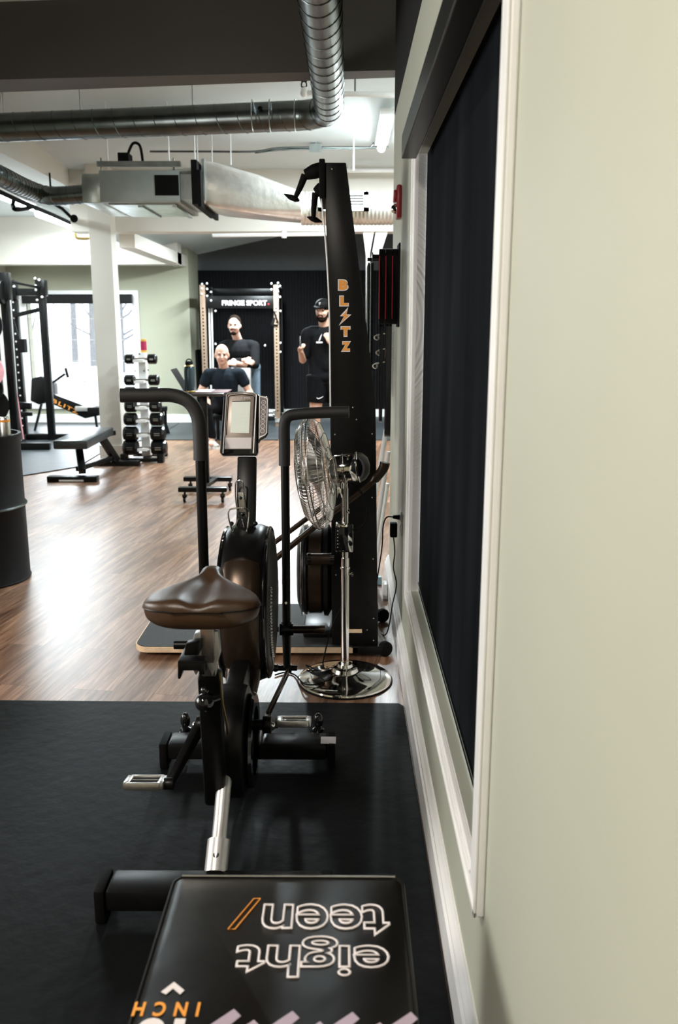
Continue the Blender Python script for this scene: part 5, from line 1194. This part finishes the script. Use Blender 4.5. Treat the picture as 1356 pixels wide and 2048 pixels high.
# ---- seated bald man
def man_sit():
    yS = 11.1; bx = A(449, 760, yS).x; base = V(bx, yS, 0); o = base
    p = thing('person', tuple(base), 'seated bald man in dark t-shirt with hands on his thighs behind the rolling cart', 'person')
    g = MB(); hc = V(A(446, 708, yS).x, yS-.10, A(446, 712, yS-.1).z+.012)
    P, e = head_parts(g, hc, R(8), R(4), 1.10)
    sz = hc.z-.235
    g.limb(V(bx, yS, sz+.06), hc+V(0, .02, -.07), .062, .060)
    g.limb(V(bx, yS+.02, sz-.08), V(bx, yS+.08, .58), .15, .14); g.limb(V(bx-.12, yS, sz), V(bx+.12, yS, sz), .07, .07)
    hipz = .50
    g.limb(V(bx-.08, yS+.08, hipz), V(bx+.08, yS+.08, hipz), .12, .12)
    joints = []
    for s_, fx in ((-1, -.13), (1, .22)):
        sh = V(bx+s_*.20, yS, sz-.01); el = V(bx+s_*.32, yS+.02, sz-.25); wr = V(bx+s_*.20, yS-.26, .60)
        g.limb(sh, el, .054, .046); g.limb(el, wr, .046, .030); hand(g, wr, V(-s_*.3, -1, -.2), V(0, 0, 1), 1, s_, .5)
        kn_ = V(bx+s_*.19, yS-.38, .49); an = V(bx+fx, yS-.34, .09)
        g.limb(V(bx+s_*.09, yS+.06, hipz), kn_, .09, .06); g.limb(kn_, an, .058, .038); g.limb(an, an+V(0, -.1, -.04), .034, .03)
        joints.append((sh, el, kn_, an, s_))
    g.build('body', 'skin', p, remesh=.0075); face_parts(p, P, e, 1.10)
    t = MB().limb(V(bx, yS+.02, sz-.08), V(bx, yS+.06, .62), .175, .16).limb(V(bx-.14, yS, sz-.01), V(bx+.14, yS, sz-.01), .08, .08)
    for sh, el, kn_, an, s_ in joints: t.limb(sh, sh+(el-sh)*.42, .078, .074)
    t.build('tshirt', 'navytee', p, remesh=.012)
    t = MB().limb(V(bx-.08, yS+.08, hipz), V(bx+.08, yS+.08, hipz), .135, .135)
    for sh, el, kn_, an, s_ in joints: t.limb(V(bx+s_*.09, yS+.06, hipz), kn_, .105, .078).limb(kn_, an+V(0, 0, .06), .074, .055)
    t.build('trousers', 'tights', p, remesh=.012)
    for sh, el, kn_, an, s_ in joints: shoe(p, an, V(-s_*.1+.5, -1, 0))
    st = thing('stool', (bx, yS+.12, 0), 'black bench the bald man is sitting on', 'bench')
    MB().bb(bx-.2, bx+.2, yS-.05, yS+.45, .33, .362).build('seat', 'blackmatte', st, bevel=.01)
    for sx in (-.16, .16):
        for sy_ in (0, .4): MB().bb(bx+sx-.02, bx+sx+.02, yS+sy_-.02, yS+sy_+.02, .012, .33).build('leg', 'black', st)
man_sit()
# ---- man leaning forward behind
def man_lean():
    yS = 12.2; bx = A(482, 730, yS).x; o = V(bx, yS, 0)
    p = thing('person', tuple(o), 'dark-haired bearded man in black top leaning with crossed arms behind the seated man', 'person')
    g = MB(); hc = V(A(469, 650, yS-.3).x, yS-.32, A(469, 654, yS-.3).z+.02)
    P, e = head_parts(g, hc, R(-4), R(2), 1.08)
    shc = V(hc.x+.03, yS-.18, hc.z-.26); hip = V(bx+.06, yS+.05, .95)
    g.limb(shc+V(0, 0, .05), hc+V(0, .03, -.08), .062, .058)
    g.limb(shc+V(0, 0, -.08), hip, .15, .14); g.limb(shc+V(-.13, 0, 0), shc+V(.15, 0, 0), .07, .07)
    shL, shR = shc+V(-.20, 0, -.02), shc+V(.22, 0, -.02)
    elL, elR = shc+V(-.20, -.14, -.26), shc+V(.24, -.14, -.26); wrL, wrR = shc+V(.10, -.24, -.20), shc+V(.02, -.26, -.24)
    g.limb(shL, elL, .052, .045); g.limb(elL, wrL, .044, .030); g.limb(shR, elR, .052, .045); g.limb(elR, wrR, .044, .030)
    hand(g, wrL, V(1, -.1, -.25), V(0, -1, .3), 1, 1, .7); hand(g, wrR, V(-1, -.1, .1), V(0, -1, .3), 1, -1, .7)
    legs = []
    for s_ in (-1, 1):
        h_ = hip+V(s_*.10, 0, -.03); kn_ = V(h_.x+s_*.03, yS-.02, .50); an = V(h_.x+s_*.04, yS+.05, .09)
        g.limb(h_, kn_, .09, .06); g.limb(kn_, an, .058, .038); g.limb(an, an+V(0, -.12, -.05), .034, .03); legs.append((h_, kn_, an, s_))
    g.build('body', 'skin', p, remesh=.0075); face_parts(p, P, e, 1.08, beard='short', hair=True)
    t = MB().limb(shc+V(0, 0, -.08), hip+V(0, 0, .05), .175, .155).limb(shc+V(-.15, 0, -.01), shc+V(.17, 0, -.01), .082, .082)
    t.limb(shL, elL, .076, .064).limb(elL, wrL-(wrL-elL)*.15, .060, .045).limb(shR, elR, .076, .064).limb(elR, elR+(wrR-elR)*.35, .060, .052)
    t.build('long_sleeve_top', 'tee', p, remesh=.012)
    t = MB().limb(hip+V(-.08, 0, -.03), hip+V(.08, 0, -.03), .135, .135)
    for h_, kn_, an, s_ in legs: t.limb(h_, kn_, .108, .078).limb(kn_, an+V(0, 0, .05), .076, .06)
    t.build('jeans', 'jeans', p, remesh=.012)
    for h_, kn_, an, s_ in legs: shoe(p, an, V(s_*.2, -1, 0))
    q = shc+V(.05, -.24, -.33)
    ib = thing('incline_bench', (q.x, q.y, 0), 'upright grey bench pad the bearded man leans on behind the seated man', 'bench')
    MB().bb(q.x-.16, q.x+.14, q.y-.03, q.y+.05, .48, q.z+.03).build('back_pad', 'silver', ib, bevel=.02)
    MB().bb(q.x-.04, q.x+.04, q.y+.05, q.y+.11, .08, q.z-.1).bb(q.x-.2, q.x+.2, q.y+.02, q.y+.12, .012, .09).build('frame', 'black', ib)
man_lean()
